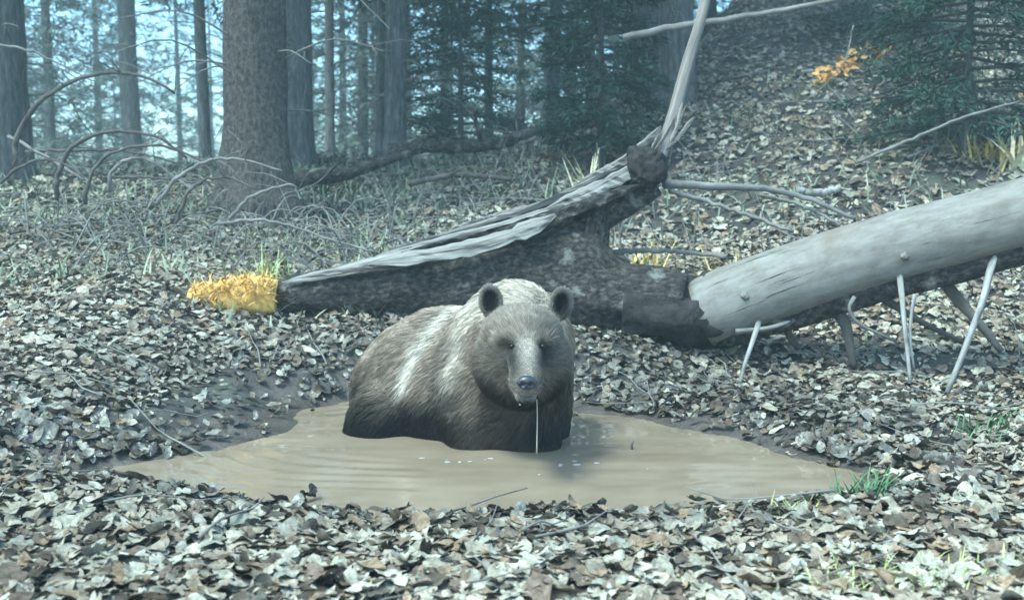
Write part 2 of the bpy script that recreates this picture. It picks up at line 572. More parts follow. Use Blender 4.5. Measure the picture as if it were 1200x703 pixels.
LX, LY, LS = [], [], []
for (n, lo, hi, side, s0, s1) in ((27000, 1.7, 4.3, 0.9, .03, .10), (40000, 4.3, 8.2, 1.2, .03, .095), (52000, 8.2, 21, 1.5, .05, .13)):
    x, y = scatter(n, lo, hi, side)
    LX.append(x); LY.append(y); LS.append((s0 + (s1 - s0) * RNG.random(n) ** 1.3) * np.where(RNG.random(n) < 0.06, 1.25, 1))
LX, LY, LS = map(np.concatenate, (LX, LY, LS))
sd = pool_sd(LX, LY)
patchy = fbm(np.stack([LX, LY], -1) * 1.1, 2, 77)
ok = ((sd > 0.02) | ((sd > -.35) & (RNG.random(len(sd)) < .05 * np.exp(sd / .12)))) & ((sd > 0.30) | (RNG.random(len(sd)) < 0.5 + 1.6 * sd)) & (RNG.random(len(sd)) < 0.88 + 0.5 * patchy)
# bare mud on the bank left of the bear
bare = ((LX + 1.25) / 0.35) ** 2 + ((LY - 4.85) / 0.5) ** 2 < 1
ok &= ~(bare & (RNG.random(len(sd)) < 0.7))
LX, LY, LS, sd, patchy = LX[ok], LY[ok], LS[ok], sd[ok], patchy[ok]
N = len(LX)
LZ = hgt(LX, LY)
LZ = np.where(sd < .02, .001, LZ)
LN = ground_normal(LX, LY)
wet = (1 - smooth(0.10, 0.5 + 1.0 * smooth(3.9, 4.8, LY), sd + 0.15 * vnoise(np.stack([LX, LY], -1) * 5, 2))) * (RNG.random(N) < 0.8)
lk = RNG.choice(4, N, p=(.46, .20, .20, .14))
ci = RNG.choice(8, N, p=(.17, .20, .17, .07, .12, .07, .10, .10))
lc = PALETTE[ci] * np.array((.96, .93, .86)) * RNG.uniform(0.75, 1.2, (N, 1))
lc *= (1 + 0.22 * fbm(np.stack([LX, LY], -1) * 0.9, 2, 15))[:, None]
lc *= (1 - 0.55 * wet)[:, None]
far_brown = smooth(6, 9, LY)[:, None]
lc = lc * (1 + 0.05 * far_brown)
rotm = orient(N, np.where(sd[:, None] < .02, np.array((0, 0, 1.)), LN), RNG, np.where(sd < .02, .03, 0.14 + 0.34 * RNG.random(N) ** 2))
Cc = np.stack([LX, LY, LZ + np.where(sd < .02, .004, 0.006 + 0.022 * RNG.random(N) + LS * 0.10)], -1)
# the 300 leaves that show largest become parts of the ground
vis = np.abs(LX / LY) < 0.47
vis &= (F * (CAMZ - LZ) / LY + 230) < 700
rank = np.where(vis, LS / LY, 0)
big = np.argsort(-rank)[:300]
isbig = np.zeros(N, bool); isbig[big] = True
VV, FF, CC, WW, n0 = [], [], [], [], 0
for k, (TV, TT) in enumerate(TEMPL):
    m = np.where((lk == k) & ~isbig)[0]
    v = curl(TV, len(m), RNG, .75) * LS[m][:, None, None]
    v = np.einsum('nij,nkj->nki', rotm[m], v) + Cc[m][:, None]
    nv = TV.shape[0]
    VV.append(v.reshape(-1, 3))
    FF.append((TT[None] + (np.arange(len(m)) * nv)[:, None, None] + n0).reshape(-1, 3))
    CC.append(np.repeat(np.concatenate([lc[m], np.ones((len(m), 1))], 1), nv, 0))
    WW.append(np.repeat(wet[m], nv))
    n0 += len(m) * nv
litter = mesh('leaf_litter', np.concatenate(VV), np.concatenate(FF), M['leaf'], None, True, {'lcol': np.concatenate(CC), 'wet': np.concatenate(WW)})
props(litter, 'curled grey and brown fallen leaves covering the forest floor', None, None, 'stuff')
protos = []
for k, (TV, TT) in enumerate(TEMPL):
    for j in range(10):
        v = curl(TV, 1, RNG, .8)[0]
        c = PALETTE[RNG.choice(8, p=(.22, .20, .12, .16, .06, .06, .14, .04))] * np.array((.92, .89, .82)) * RNG.uniform(0.85, 1.15)
        o = mesh('fallen_leaf', v, TT, M['leaf'], None, True, {'lcol': np.tile(np.append(c, 1), (len(v), 1)), 'wet': np.zeros(len(v))})
        protos.append((k, o.data)); bpy.data.objects.remove(o)
for i in big:
    me = random.choice([p for kk, p in protos if kk == lk[i]])
    o = bpy.data.objects.new('fallen_leaf', me)
    COL.objects.link(o)
    o.parent = ground
    mw = np.eye(4); mw[:3, :3] = rotm[i] * LS[i]; mw[:3, 3] = Cc[i]
    o.matrix_local = Matrix(mw.tolist())


# twigs lying among the leaves
def sticks(n, dlo, dhi, side, l0, l1, r0, r1, seed):
    r = np.random.default_rng(seed)
    mb = MB()
    d = np.sqrt(r.uniform(dlo ** 2, dhi ** 2, n)); x = r.uniform(-1, 1, n) * (0.5 * d + side)
    for i in range(n):
        if pool_sd(x[i:i + 1], d[i:i + 1])[0] < 0.05: continue
        L = r.uniform(l0, l1); a = r.uniform(0, math.pi)
        pts = []
        for t in (-.5, -.15, .2, .5):
            xx, yy = x[i] + math.cos(a) * L * t + r.normal(0, .03 * L), d[i] + math.sin(a) * L * t + r.normal(0, .03 * L)
            pts.append((xx, yy, float(hgt(np.array([xx]), np.array([yy]))[0]) + 0.035 + r.uniform(0, .03) + (r.uniform(0, .12) * L if t > .3 else 0)))
        rr = r.uniform(r0, r1)
        mb.tube(bez(pts, 7), np.linspace(rr, rr * .4, 6), 5)
    return mb


o = sticks(150, 2.2, 7, .8, .12, .5, .002, .006, 3).build('twig_litter', M['dead_twig']); props(o, 'thin grey twigs scattered among the fallen leaves', None, None, 'stuff')
o = sticks(160, 7, 17, 1.0, .4, 1.6, .006, .018, 4).build('twig_litter', M['dead_twig']); props(o, 'thin dead sticks strewn over the rising wooded bank', None, None, 'stuff')


def gz(x, y): return float(hgt(np.array([x]), np.array([y]))[0])


# ------------------------------------------------------------------ low vegetation
def blades(n, cx, cy, spread, l0, l1, w, seed, lean=0.6, arch=0.5, zoff=0.0):
    """n arching grass blades -> V, F"""
    r = np.random.default_rng(seed)
    x = r.normal(cx, spread, n) if np.isscalar(spread) else r.normal(0, 1, n) * spread[0] + cx
    y = r.normal(cy, spread, n) if np.isscalar(spread) else r.normal(0, 1, n) * spread[1] + cy
    z = hgt(x, y) + zoff
    return _blades(np.stack([x, y, z], -1), r, l0, l1, w, lean, arch)


def _blades(base, r, l0, l1, w, lean, arch):
    n = len(base)
    L = r.uniform(l0, l1, n); a = r.uniform(0, 2 * math.pi, n)
    h = np.stack([np.cos(a), np.sin(a), 0 * a], -1); sde = np.stack([-np.sin(a), np.cos(a), 0 * a], -1)
    ln = lean * r.uniform(.3, 1.3, n); ar = arch * r.uniform(0, 1.4, n)
    V = []
    for t, ww in ((0, 1), (.4, .9), (.75, .6), (1, .12)):
        c = base + h * (L * (ln * t + ar * t * t * .6))[:, None] + np.array((0, 0, 1.)) * (L * (t * np.sqrt(np.maximum(.1, 1 - (ln * .7) ** 2)) - ar * t * t * .5))[:, None]
        V += [c + sde * w * ww / 2, c - sde * w * ww / 2]
    V = np.stack(V, 1).reshape(-1, 3)
    q = np.array([(0, 1, 3, 2), (2, 3, 5, 4), (4, 5, 7, 6)])
    Fc = (q[None] + (np.arange(n) * 8)[:, None, None]).reshape(-1, 4)
    return V, Fc


# grey-green undergrowth left and centre
r = np.random.default_rng(55)
n = 42000
d = np.sqrt(r.uniform(5.8 ** 2, 16 ** 2, n)); x = r.uniform(-1, 1, n) * (.5 * d + 1.2)
pn = fbm(np.stack([x, d], -1) * .8, 2, 61)
k = r.random(n) < np.clip(.5 + .5 * pn, .05, 1) * (1 - .75 * smooth(-.12, .12, x / d)) * smooth(5.8, 6.8, d)
x, d = x[k], d[k]
V, Fc = _blades(np.stack([x, d, hgt(x, d)], -1), r, .07, .26, .014, .9, .9)
g = np.array([(.19, .215, .14), (.27, .28, .19), (.13, .17, .10), (.32, .31, .22)])[r.choice(4, len(x))]
o = mesh('undergrowth', V, Fc, M['undergrowth'], None, False, {'lcol': np.repeat(np.concatenate([g, np.ones((len(x), 1))], 1), 8, 0)})
props(o, 'grey green low undergrowth among the leaves before the trees', None, None, 'stuff')

for (px, Y, n, sp, l0, l1, w, mat, name, lab, cat, seed) in (
        (1020, 3.42, 90, (.06, .05), .05, .15, .007, 'green_tuft', 'grass_tuft', 'dark green grass tuft at the shore of the pool', 'grass', 1),
        (1100, 2.62, 120, (.12, .06), .04, .10, .006, 'yellow_green', 'grass_tuft', 'wide yellow green grass tuft among pale leaves', 'grass', 2),
        (1010, 2.62, 50, (.05, .05), .04, .09, .006, 'yellow_green', 'grass_tuft', 'small yellow green grass sprig beside the larger yellow tuft', 'grass', 5),
        (925, 3.2, 40, (.07, .04), .03, .08, .006, 'yellow_green', 'grass_tuft', 'thin pale green grass sprig on the leaves by the pool', 'grass', 6),
        (1175, 4.3, 80, (.10, .10), .05, .14, .007, 'green_tuft', 'grass_tuft', 'dull green grass tuft below the bare fallen trunk', 'grass', 7),
        (755, 7.0, 60, (.10, .08), .15, .38, .016, 'yellow_plant', 'dry_plant', 'dry yellow plant between the broken trunk and bare trunk', 'plant', 3),
        (862, 7.0, 45, (.05, .05), .15, .36, .016, 'yellow_plant', 'dry_plant', 'dry yellow stalks rising just above the bare fallen trunk', 'plant', 4),
        (690, 9.0, 24, (.03, .03), .3, .62, .02, 'pale_plant', 'dry_plant', 'tall straw coloured stalks behind the dark knob', 'plant', 8),
        (1186, 9.0, 14, (.02, .02), .4, .66, .035, 'pale_plant', 'dry_plant', 'pale ochre stalk standing below the dark young spruce', 'plant', 9),
        (1178, 9.4, 90, (.22, .12), .1, .28, .025, 'yellow_plant', 'dry_plant', 'low golden grass patch just over the bare trunk', 'plant', 10)):
    X = (px - 600) / F * Y
    V, Fc = blades(n, X, Y, sp, l0, l1, w, seed, .5, .6)
    root = empty(name, (X, Y, float(hgt(np.array([X]), np.array([Y]))[0])))
    props(root, lab, cat)
    mesh('blades', V, Fc, M[mat], root, False)['kind'] = 'stuff'

# hillside leaves coloured orange to paint in a streak of sunlight
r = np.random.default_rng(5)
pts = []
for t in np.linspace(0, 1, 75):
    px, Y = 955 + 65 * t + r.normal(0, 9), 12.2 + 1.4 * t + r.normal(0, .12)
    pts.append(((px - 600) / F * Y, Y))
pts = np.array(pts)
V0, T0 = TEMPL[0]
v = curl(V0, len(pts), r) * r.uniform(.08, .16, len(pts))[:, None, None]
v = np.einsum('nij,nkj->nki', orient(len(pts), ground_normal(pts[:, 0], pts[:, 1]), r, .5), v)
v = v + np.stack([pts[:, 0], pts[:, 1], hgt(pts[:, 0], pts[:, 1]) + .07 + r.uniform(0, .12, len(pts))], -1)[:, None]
o = mesh('sun_painted_leaves', v.reshape(-1, 3), (T0[None] + (np.arange(len(pts)) * len(V0))[:, None, None]).reshape(-1, 3), M['sun_painted_leaf'], None, False)
props(o, 'streak of leaves painted sunlit orange high on the wooded bank', None, None, 'stuff')

# ------------------------------------------------------------------ bear
BF = np.array((0.814, -0.581, 0)); BL = np.array((0.581, 0.814, 0)); BO = np.array((-0.18, 4.76, 0))


def ico(c, rad, rot=None, sub=3):
    import bmesh
    bm = bmesh.new()
    bmesh.ops.create_icosphere(bm, subdivisions=sub, radius=1.0)
    V = np.array([v.co[:] for v in bm.verts]) * np.asarray(rad)
    Fc = [tuple(v.index for v in f.verts) for f in bm.faces]
    bm.free()
    if rot is not None: V = V @ np.asarray(rot)
    return V + np.asarray(c), Fc


BR = np.stack([BF, BL, (0, 0, 1)])      # rows: body axes
PR = []                                 # primitives: (distance function, blend radius)


def ell(c, rad, rot=BR, k=.08, cut=False):
    c, rad, rot = np.asarray(c, float), np.asarray(rad, float), np.asarray(rot, float)
    def f(p):
        q = (p - c) @ rot.T
        k0 = np.linalg.norm(q / rad, axis=-1); k1 = np.linalg.norm(q / rad ** 2, axis=-1) + 1e-9
        return k0 * (k0 - 1) / k1
    PR.append((f, k, cut))


def cap(a, b, ra, rb, k=.07):
    a, b = np.asarray(a, float), np.asarray(b, float)
    def f(p):
        t = np.clip(((p - a) @ (b - a)) / ((b - a) @ (b - a)), 0, 1)
        return np.linalg.norm(p - (a + t[..., None] * (b - a)), axis=-1) - (ra + (rb - ra) * t)
    PR.append((f, k, False))


I3 = np.eye(3)
ell((-0.43, 4.96, 0.05), (0.32, 0.31, 0.41))                     # rump
ell((-0.22, 4.82, 0.10), (0.38, 0.32, 0.40), k=.12)              # belly and back
ell((-0.33, 4.86, 0.20), (0.32, 0.23, 0.31), k=.12)              # loin
ell((-0.02, 4.66, 0.16), (0.27, 0.28, 0.42), k=.12)               # shoulders
ell((0.02, 4.62, 0.42), (0.21, 0.17, 0.22), k=.12)               # hump
ell((-0.60, 4.70, -0.06), (0.15, 0.13, 0.27), k=.05)             # near thigh
ell((0.0, 4.56, 0.06), (0.16, 0.17, 0.30), k=.08)               # chest
cap((-0.175, 4.52, 0.24), (-0.155, 4.41, -0.35), 0.125, 0.10, .05)  # near foreleg
cap((0.09, 4.46, 0.20), (0.10, 4.38, -0.35), 0.10, 0.085, .08)  # far foreleg
cap((0.02, 4.60, 0.40), (0.033, 4.28, 0.40), 0.225, 0.175, .12)   # neck
HC = P(612, 408, 4.16)
ell(HC, (0.142, 0.18, 0.150), I3, .06)                           # skull
ell(P(612, 386, 4.16), (0.145, 0.15, 0.095), I3, .05)              # crown
ell(P(580, 426, 4.20), (0.062, 0.10, 0.080), I3, .08)            # cheeks
ell(P(646, 425, 4.20), (0.062, 0.10, 0.080), I3, .08)
ell(P(613, 450, 4.20), (0.11, 0.12, 0.08), I3, .10)              # throat
cap(P(615.5, 412, 4.03), P(617.5, 446, 3.795), 0.070, 0.060, .03)   # muzzle
cap(P(615.5, 448, 4.02), P(616.5, 466, 3.85), 0.058, 0.034, .02)    # lower jaw
ell(P(598, 398, 4.015), (0.034, 0.03, 0.016), I3, .03)           # brows
ell(P(638, 398, 4.015), (0.034, 0.03, 0.016), I3, .03)
ell(P(599.5, 407, 3.975), (0.018, 0.022, 0.014), I3, .02, True)  # eye sockets
ell(P(636.5, 407, 3.975), (0.018, 0.022, 0.014), I3, .02, True)
ell(P(616.5, 464.5, 3.795), (0.036, 0.085, 0.009), I3, .006, True)  # parted lips


def ear(px, py, lean):
    c = P(px, py, 4.20)
    a = R(lean)
    rot = np.array(((math.cos(a), 0, -math.sin(a)), (0, 1, 0), (math.sin(a), 0, math.cos(a))))
    ell(c, (0.048, 0.032, 0.070), rot, .02)
    ell(c + (0, -.035, -.002), (0.033, 0.034, 0.052), rot, .010, True)
    return c


E1 = ear(575, 353, -8); E2 = ear(657.5, 356, 10)


def surface_nets(lo, hi, h):
    ax = [np.arange(lo[i], hi[i] + h, h) for i in range(3)]
    G = np.stack(np.meshgrid(*ax, indexing='ij'), -1)
    D = None
    for f, k, cut in PR:
        d = f(G)
        if D is None: D = d
        elif cut: q = np.maximum(k - np.abs(-d - D), 0) / k; D = np.maximum(D, -d) + q * q * k / 4
        else: q = np.maximum(k - np.abs(d - D), 0) / k; D = np.minimum(D, d) - q * q * k / 4
    ins = D < 0
    sh = tuple(n - 1 for n in D.shape)
    acc = np.zeros(sh + (3,)); cnt = np.zeros(sh)
    corners = [(i, j, k) for i in (0, 1) for j in (0, 1) for k in (0, 1)]
    def sl_(c): return tuple(slice(c[i], c[i] + sh[i]) for i in range(3))
    for c in corners:
        for a in range(3):
            if c[a] == 0:
                c2 = list(c); c2[a] = 1
                d0, d1 = D[sl_(c)], D[sl_(c2)]
                m = (d0 < 0) != (d1 < 0)
                t = np.where(m, d0 / np.where(m, d0 - d1, 1), 0)
                for b in range(3): acc[..., b] += m * (c[b] + (t if b == a else 0))
                cnt += m
    act = cnt > 0
    ids = np.full(sh, -1); ids[act] = np.arange(act.sum())
    V = (acc[act] / cnt[act][:, None] + np.argwhere(act)) * h + np.asarray(lo)
    Q = []
    for a in range(3):
        b, c = (a + 1) % 3, (a + 2) % 3
        i0 = ins; i1 = np.roll(ins, -1, a)
        ch = (i0 != i1)
        e = np.argwhere(ch)
        e = e[(e[:, a] < D.shape[a] - 1) & (e[:, b] > 0) & (e[:, c] > 0) & (e[:, b] < sh[b]) & (e[:, c] < sh[c])]
        ub = np.eye(3, dtype=int)[b]; uc = np.eye(3, dtype=int)[c]
        q = np.stack([ids[tuple((e - ub - uc).T)], ids[tuple((e - uc).T)], ids[tuple(e.T)], ids[tuple((e - ub).T)]], -1)
        fl = ~i0[tuple(e.T)]
        q[fl] = q[fl][:, ::-1]
        Q.append(q)
    Q = np.concatenate(Q); Q = Q[(Q >= 0).all(1)]
    return V, Q


BV, BFc = surface_nets((-.95, 3.70, -.40), (.46, 5.42, .78), .0115)
tmp = mesh('bear_source', BV, BFc); bme = tmp.data
nv = len(BV)
BN = np.empty(nv * 3, np.float32); bme.vertices.foreach_get('normal', BN); BN = BN.reshape(-1, 3).astype(float)
bpy.data.objects.remove(tmp); bpy.data.meshes.remove(bme)
# loose folds of the coat
amp = 0.020 * smooth(4.2, 4.4, BV[:, 1])
BV = BV + BN * (amp * fbm(BV * np.array((6, 6, 4)), 2, 12))[:, None]


def bear_colour(p, nrm):
    f = (p - BO) @ BF; l = (p - BO) @ BL; z = p[:, 2]
    n1 = fbm(p * 9, 3, 41); n2 = fbm(p * 30, 2, 43)
    col = np.tile(np.array((0.178, 0.137, 0.100)), (len(p), 1))

    def put(c, w): nonlocal col; col = col * (1 - w[:, None]) + np.array(c) * w[:, None]
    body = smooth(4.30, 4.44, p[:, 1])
    put((0.29, 0.23, 0.17), body * smooth(.24, .58, z + .06 * n1) * .85)                     # paler towards the top of the back
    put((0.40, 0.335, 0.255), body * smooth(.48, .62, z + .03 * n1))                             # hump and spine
    s0 = -0.02 - 0.26 * (0.45 - z) + 0.02 * n1                                                 # slanting pale stripe behind the shoulder
    put((0.55, 0.48, 0.39), body * np.exp(-((f - s0 + .06) / .034) ** 2) * smooth(.10, .28, z) * (l < .1))
    s1 = 0.13 - 0.05 * (0.45 - z)
    put((0.45, 0.385, 0.305), body * np.exp(-((f - s1) / .06) ** 2) * smooth(.10, .30, z) * (l < .1))
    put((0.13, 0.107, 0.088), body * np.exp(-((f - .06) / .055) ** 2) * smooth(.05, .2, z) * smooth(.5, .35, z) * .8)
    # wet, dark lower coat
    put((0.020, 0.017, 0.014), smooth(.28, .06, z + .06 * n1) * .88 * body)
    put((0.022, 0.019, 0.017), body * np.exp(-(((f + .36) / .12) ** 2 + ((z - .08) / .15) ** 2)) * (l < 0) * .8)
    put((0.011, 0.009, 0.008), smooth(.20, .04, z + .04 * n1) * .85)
    leg = body * np.exp(-((p[:, 0] + .10) / .05) ** 2) * smooth(4.62, 4.5, p[:, 1]) * smooth(.0, .08, z) * smooth(.3, .2, z)
    put((0.16, 0.125, 0.09), leg * .8)
    put((0.028, 0.022, 0.018), smooth(4.62, 4.5, p[:, 1]) * smooth(.40, .30, z + .04 * n1) * smooth(-.16, -.09, p[:, 0]) * .85)
    # head
    hd = smooth(4.36, 4.24, p[:, 1]) * smooth(.14, .22, z)
    q = p - HC
    put((0.195, 0.155, 0.118), hd)
    put((0.27, 0.23, 0.185), hd * smooth(.05, .16, q[:, 2]) * .8)
    put((0.055, 0.044, 0.035), hd * smooth(-.02, -.13, q[:, 2]) * smooth(.05, .11, np.abs(q[:, 0])))
    put((0.10, 0.08, 0.062), hd * smooth(.12, .18, np.abs(q[:, 0] + .01)) * smooth(.08, -.02, q[:, 2]) * .6)
    mz = smooth(4.04, 3.96, p[:, 1])
    put((0.016, 0.013, 0.011), hd * smooth(-.09, -.16, q[:, 2]) * smooth(3.94, 4.0, p[:, 1]))
    put((0.34, 0.29, 0.235), hd * np.exp(-((q[:, 0] - .012) / .058) ** 2) * smooth(-.19, -.12, q[:, 2]) * smooth(.10, .03, q[:, 2]) * (p[:, 1] < 4.1))
    for ex in (599.5, 636.5):
        e = P(ex, 406, 3.99)
        dd = np.sqrt(((p[:, 0] - e[0]) / .040) ** 2 + ((p[:, 2] - e[2] + .03) / .068) ** 2)
        put((0.028, 0.024, 0.021), np.exp(-dd ** 2) * (p[:, 1] < 4.12) * hd)
    put((0.022, 0.019, 0.017), mz * smooth(-.125, -.15, q[:, 2] + .18 * (p[:, 1] - 3.80)) * smooth(HC[2] - .10, HC[2] - .13, z))
    put((0.02, 0.017, 0.015), smooth(4.02, 3.96, p[:, 1]) * smooth(HC[2] - .162, HC[2] - .178, z))
    for e in (E1, E2):
        qq = p - e
        inner = np.exp(-((qq[:, 0] / .032) ** 2 + ((qq[:, 2]) / .05) ** 2)) * (nrm[:, 1] < .2) * (np.abs(qq[:, 1]) < .06)
        ea = (np.abs(qq[:, 0]) < .07) * (qq[:, 2] > -.035) * (np.abs(qq[:, 1]) < .07) * 1.0
        put((0.27, 0.235, 0.20), ea * .8)
        put((0.012, 0.010, 0.009), np.clip(inner * 2.0, 0, 1))
    col *= (1 + .16 * n1 + .14 * n2)[:, None]
    return np.clip(col, .01, .9)


bear = empty('bear', (-0.18, 4.76, 0))
props(bear, 'wet brown bear with pale shoulder stripe standing in the muddy pool', 'bear')
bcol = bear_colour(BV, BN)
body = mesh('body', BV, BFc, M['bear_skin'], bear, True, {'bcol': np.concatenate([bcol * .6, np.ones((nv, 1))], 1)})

# fur as hair curves growing from the body
bm_ = body.data
bm_.calc_loop_triangles()
nt = len(bm_.loop_triangles)
T = np.empty(nt * 3, np.int32); bm_.loop_triangles.foreach_get('vertices', T); T = T.reshape(-1, 3)
A, B, C = BV[T[:, 0]], BV[T[:, 1]], BV[T[:, 2]]
cr = np.cross(B - A, C - A); ar = np.linalg.norm(cr, axis=1) / 2
cen = (A + B + C) / 3
headw = smooth(4.40, 4.25, cen[:, 1])
wgt = ar * (1 + 1.8 * headw) * (cen[:, 2] > -.04) * (cr[:, 1] / (2 * ar + 1e-12) < .75)
r = np.random.default_rng(99)
NH = 95000
ti = r.choice(nt, NH, p=wgt / wgt.sum())
u, v = r.random(NH), r.random(NH); fl = u + v > 1; u[fl], v[fl] = 1 - u[fl], 1 - v[fl]
hp = A[ti] + (B - A)[ti] * u[:, None] + (C - A)[ti] * v[:, None]
hn = BN[T[ti, 0]]
hcol = bear_colour(hp, hn)
hw = smooth(4.40, 4.25, hp[:, 1])
flow = -BF * .8 + np.array((0, 0, -.75))
mzl = P(617.5, 446, 3.80)
radial = hp - mzl; radial /= np.linalg.norm(radial, axis=1)[:, None]
flow = flow[None] * (1 - hw[:, None]) + radial * hw[:, None]
flow = flow + .3 * np.stack([fbm(hp * 7, 2, 51), fbm(hp * 7, 2, 52), fbm(hp * 7, 2, 53)], -1) + r.normal(0, .12, (NH, 3))
flow -= hn * (flow * hn).sum(1)[:, None]; flow /= np.linalg.norm(flow, axis=1)[:, None] + 1e-9
length = .056 * (1 - hw) + hw * (.006 + .034 * smooth(.10, .27, np.linalg.norm(hp - mzl, axis=1)) + .006 * smooth(.10, .16, np.abs(hp[:, 0] - HC[0])) * smooth(HC[2] + .06, HC[2] - .04, hp[:, 2]))
for e in (E1, E2):
    length = np.where((np.linalg.norm(hp - e, axis=1) < .075), .011, length)
length *= r.uniform(.6, 1.25, NH) * np.where(r.random(NH) < .14, 1.5, 1.0)
lift = .42 * (1 - .4 * hw) * (1 - .6 * smooth(.2, .05, hp[:, 2]) * (1 - hw))
pts = []
for t in (0, .35, .7, 1.0):
    pts.append(hp + flow * (length * t)[:, None] + hn * (length * lift * (t - .55 * t * t))[:, None] + np.array((0, 0, -1.)) * (length * .12 * t * t)[:, None])
pts = np.stack(pts, 1)
# neighbouring hairs cling together in wet clumps
cell = .017 + .012 * (1 - hw)
key = np.floor((hp + .012 * np.stack([fbm(hp * 25, 1, 81), fbm(hp * 25, 1, 82), fbm(hp * 25, 1, 83)], -1)) / np.where(hw > .5, .012, .026)[:, None]).astype(np.int64)
key = key[:, 0] * 73856093 ^ key[:, 1] * 19349663 ^ key[:, 2] * 83492791 ^ (hw > .5)
uq, inv = np.unique(key, return_inverse=True)
cnt = np.bincount(inv)
for j, kf in ((1, .12), (2, .35), (3, .62)):
    mean = np.stack([np.bincount(inv, pts[:, j, a_]) / cnt for a_ in range(3)], -1)[inv]
    kk = (kf * (1 - .55 * hw) * (length > .012))[:, None]
    pts[:, j] = pts[:, j] * (1 - kk) + mean * kk
tint = np.random.default_rng(5).uniform(.72, 1.3, len(uq))[inv][:, None]
hcol = hcol * tint
hc = bpy.data.hair_curves.new('fur')
hc.add_curves([4] * NH)
hc.attributes['position'].data.foreach_set('vector', pts.astype(np.float32).ravel())
ra = hc.attributes.get('radius') or hc.attributes.new('radius', 'FLOAT', 'POINT')
ra.data.foreach_set('value', (np.tile(np.array((.0011, .001, .0008, .0003)), NH) * np.repeat(1 - .35 * hw, 4)).astype(np.float32))
ca = hc.attributes.new('bcol', 'FLOAT_COLOR', 'CURVE')
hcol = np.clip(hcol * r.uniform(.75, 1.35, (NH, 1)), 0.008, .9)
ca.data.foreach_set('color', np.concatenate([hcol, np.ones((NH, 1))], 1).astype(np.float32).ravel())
hc.materials.append(M['fur'])
fur = bpy.data.objects.new('fur', hc)
COL.objects.link(fur); fur.parent = body
fur['kind'] = 'stuff'
fur.matrix_parent_inverse = Matrix.Translation(Vector((0, 0, 0)))


def shaped(name, c, rad, mat, parent, fn=None, sub=3):
    V, Fc = ico((0, 0, 0), rad, None, sub)
    if fn: V = fn(V)
    return mesh(name, V + np.asarray(c), Fc, mat, parent)


def nosefn(V):
    V = V.copy()
    V[:, 0] *= 1 - .28 * smooth(.0, -.03, V[:, 2])
    for sx in (-1, 1):                                   # nostrils
        w = np.exp(-(((V[:, 0] - sx * .014) / .008) ** 2 + ((V[:, 2] + .004) / .008) ** 2)) * (V[:, 1] < 0)
        V[:, 1] += .014 * w
    V[:, 1] += .006 * np.exp(-(V[:, 0] / .003) ** 2) * (V[:, 1] < 0) * (V[:, 2] < 0)
    return V


nz_c = P(617.5, 448.5, 3.735)
shaped('nose', nz_c, (.037, .022, .027), M['nose'], bear, nosefn, 5)
for ex in (600.0, 636.0):
    shaped('eye', P(ex, 405.5, 3.978), (.0092, .0092, .0080), M['eye'], bear)
for tx in (609.5, 616.5):
    c = P(tx, 469, 3.838)
    mbt = MB(); mbt.tube([c + (0, .004, -.018), c, c + (0, -.003, .016)], [.0042, .0035, .001], 8); mbt.build('tooth', M['tooth'], bear)
a = P(629, 468, 3.86); b = P(629, 531, 3.875)
mbt = MB(); mbt.tube(bez([a, a * .65 + b * .35 + (.002, 0, 0), b], 12), np.r_[np.linspace(.0024, .0018, 6), np.linspace(.0018, .0028, 6)], 8); mbt.build('drool_strand', M['drool'], bear)

# foam and floating bits on the water
r = np.random.default_rng(17)
mbf = MB()
for (px, py, n, sp) in ((540, 546, 16, .03), (566, 543, 12, .025), (690, 547, 10, .02), (676, 545, 6, .012), (655, 548, 8, .02), (488, 540, 6, .03), (640, 560, 5, .03), (745, 552, 4, .05)):
    Y = CAMZ * F / (py - 230)
    X = (px - 600) / F * Y
    for i in range(max(1, n // 4)):
        c = np.array((X + r.normal(0, sp), Y + r.normal(0, sp * .7), .001)); q = r.uniform(.003, .010)
        V, Fc = ico((0, 0, 0), (q * r.uniform(1, 2.2), q, q * .35), None, 2); mbf.add(V * (1 + .3 * fbm(V * 160, 2, i))[:, None] + c, Fc)
o = mbf.build('foam', M['foam']); props(o, 'small pale flecks of foam floating before the bear', None, None, 'stuff')
# a clump of dark leaves at the near shore, a thin twig in the water
r = np.random.default_rng(19)
V0, T0 = TEMPL[2]
v = curl(V0, 9, r, 1.6) * r.uniform(.04, .06, 9)[:, None, None]
v = np.einsum('nij,nkj->nki', orient(9, np.tile((0, -.4, .5), (9, 1)), r, .8), v) + (np.array((-.71, 3.60, .03)) + r.normal(0, .014, (9, 3)))[:, None]
o = mesh('leaf_clump', v.reshape(-1, 3), (T0[None] + (np.arange(9) * len(V0))[:, None, None]).reshape(-1, 3), M['black_rot'], None, False)
props(o, 'dark wet clump of leaves standing up at the shore', 'leaves')
mbt = MB(); mbt.tube(bez([P(540, 546, 4.13), P(556, 565, 3.9), P(557, 588, 3.62)], 9), .0035, 6)
o = mbt.build('twig', M['dead_twig']); props(o, 'thin bent twig lying in the water before the bear', 'twig')
for (px, py, h, lab) in ((743, 530, .035, 'tiny dark twig tip poking from open water beside the bear'), (895, 526, .05, 'dark twig tip close to the leafy shore below the bare trunk')):
    Y = CAMZ * F / (py - 230); X = (px - 600) / F * Y
    mbt = MB(); mbt.tube([(X, Y, -.03), (X, Y, h * .5), (X + .006, Y, h)], [.005, .005, .002], 6)
    o = mbt.build('twig', M['dark_twig']); props(o, lab, 'twig')


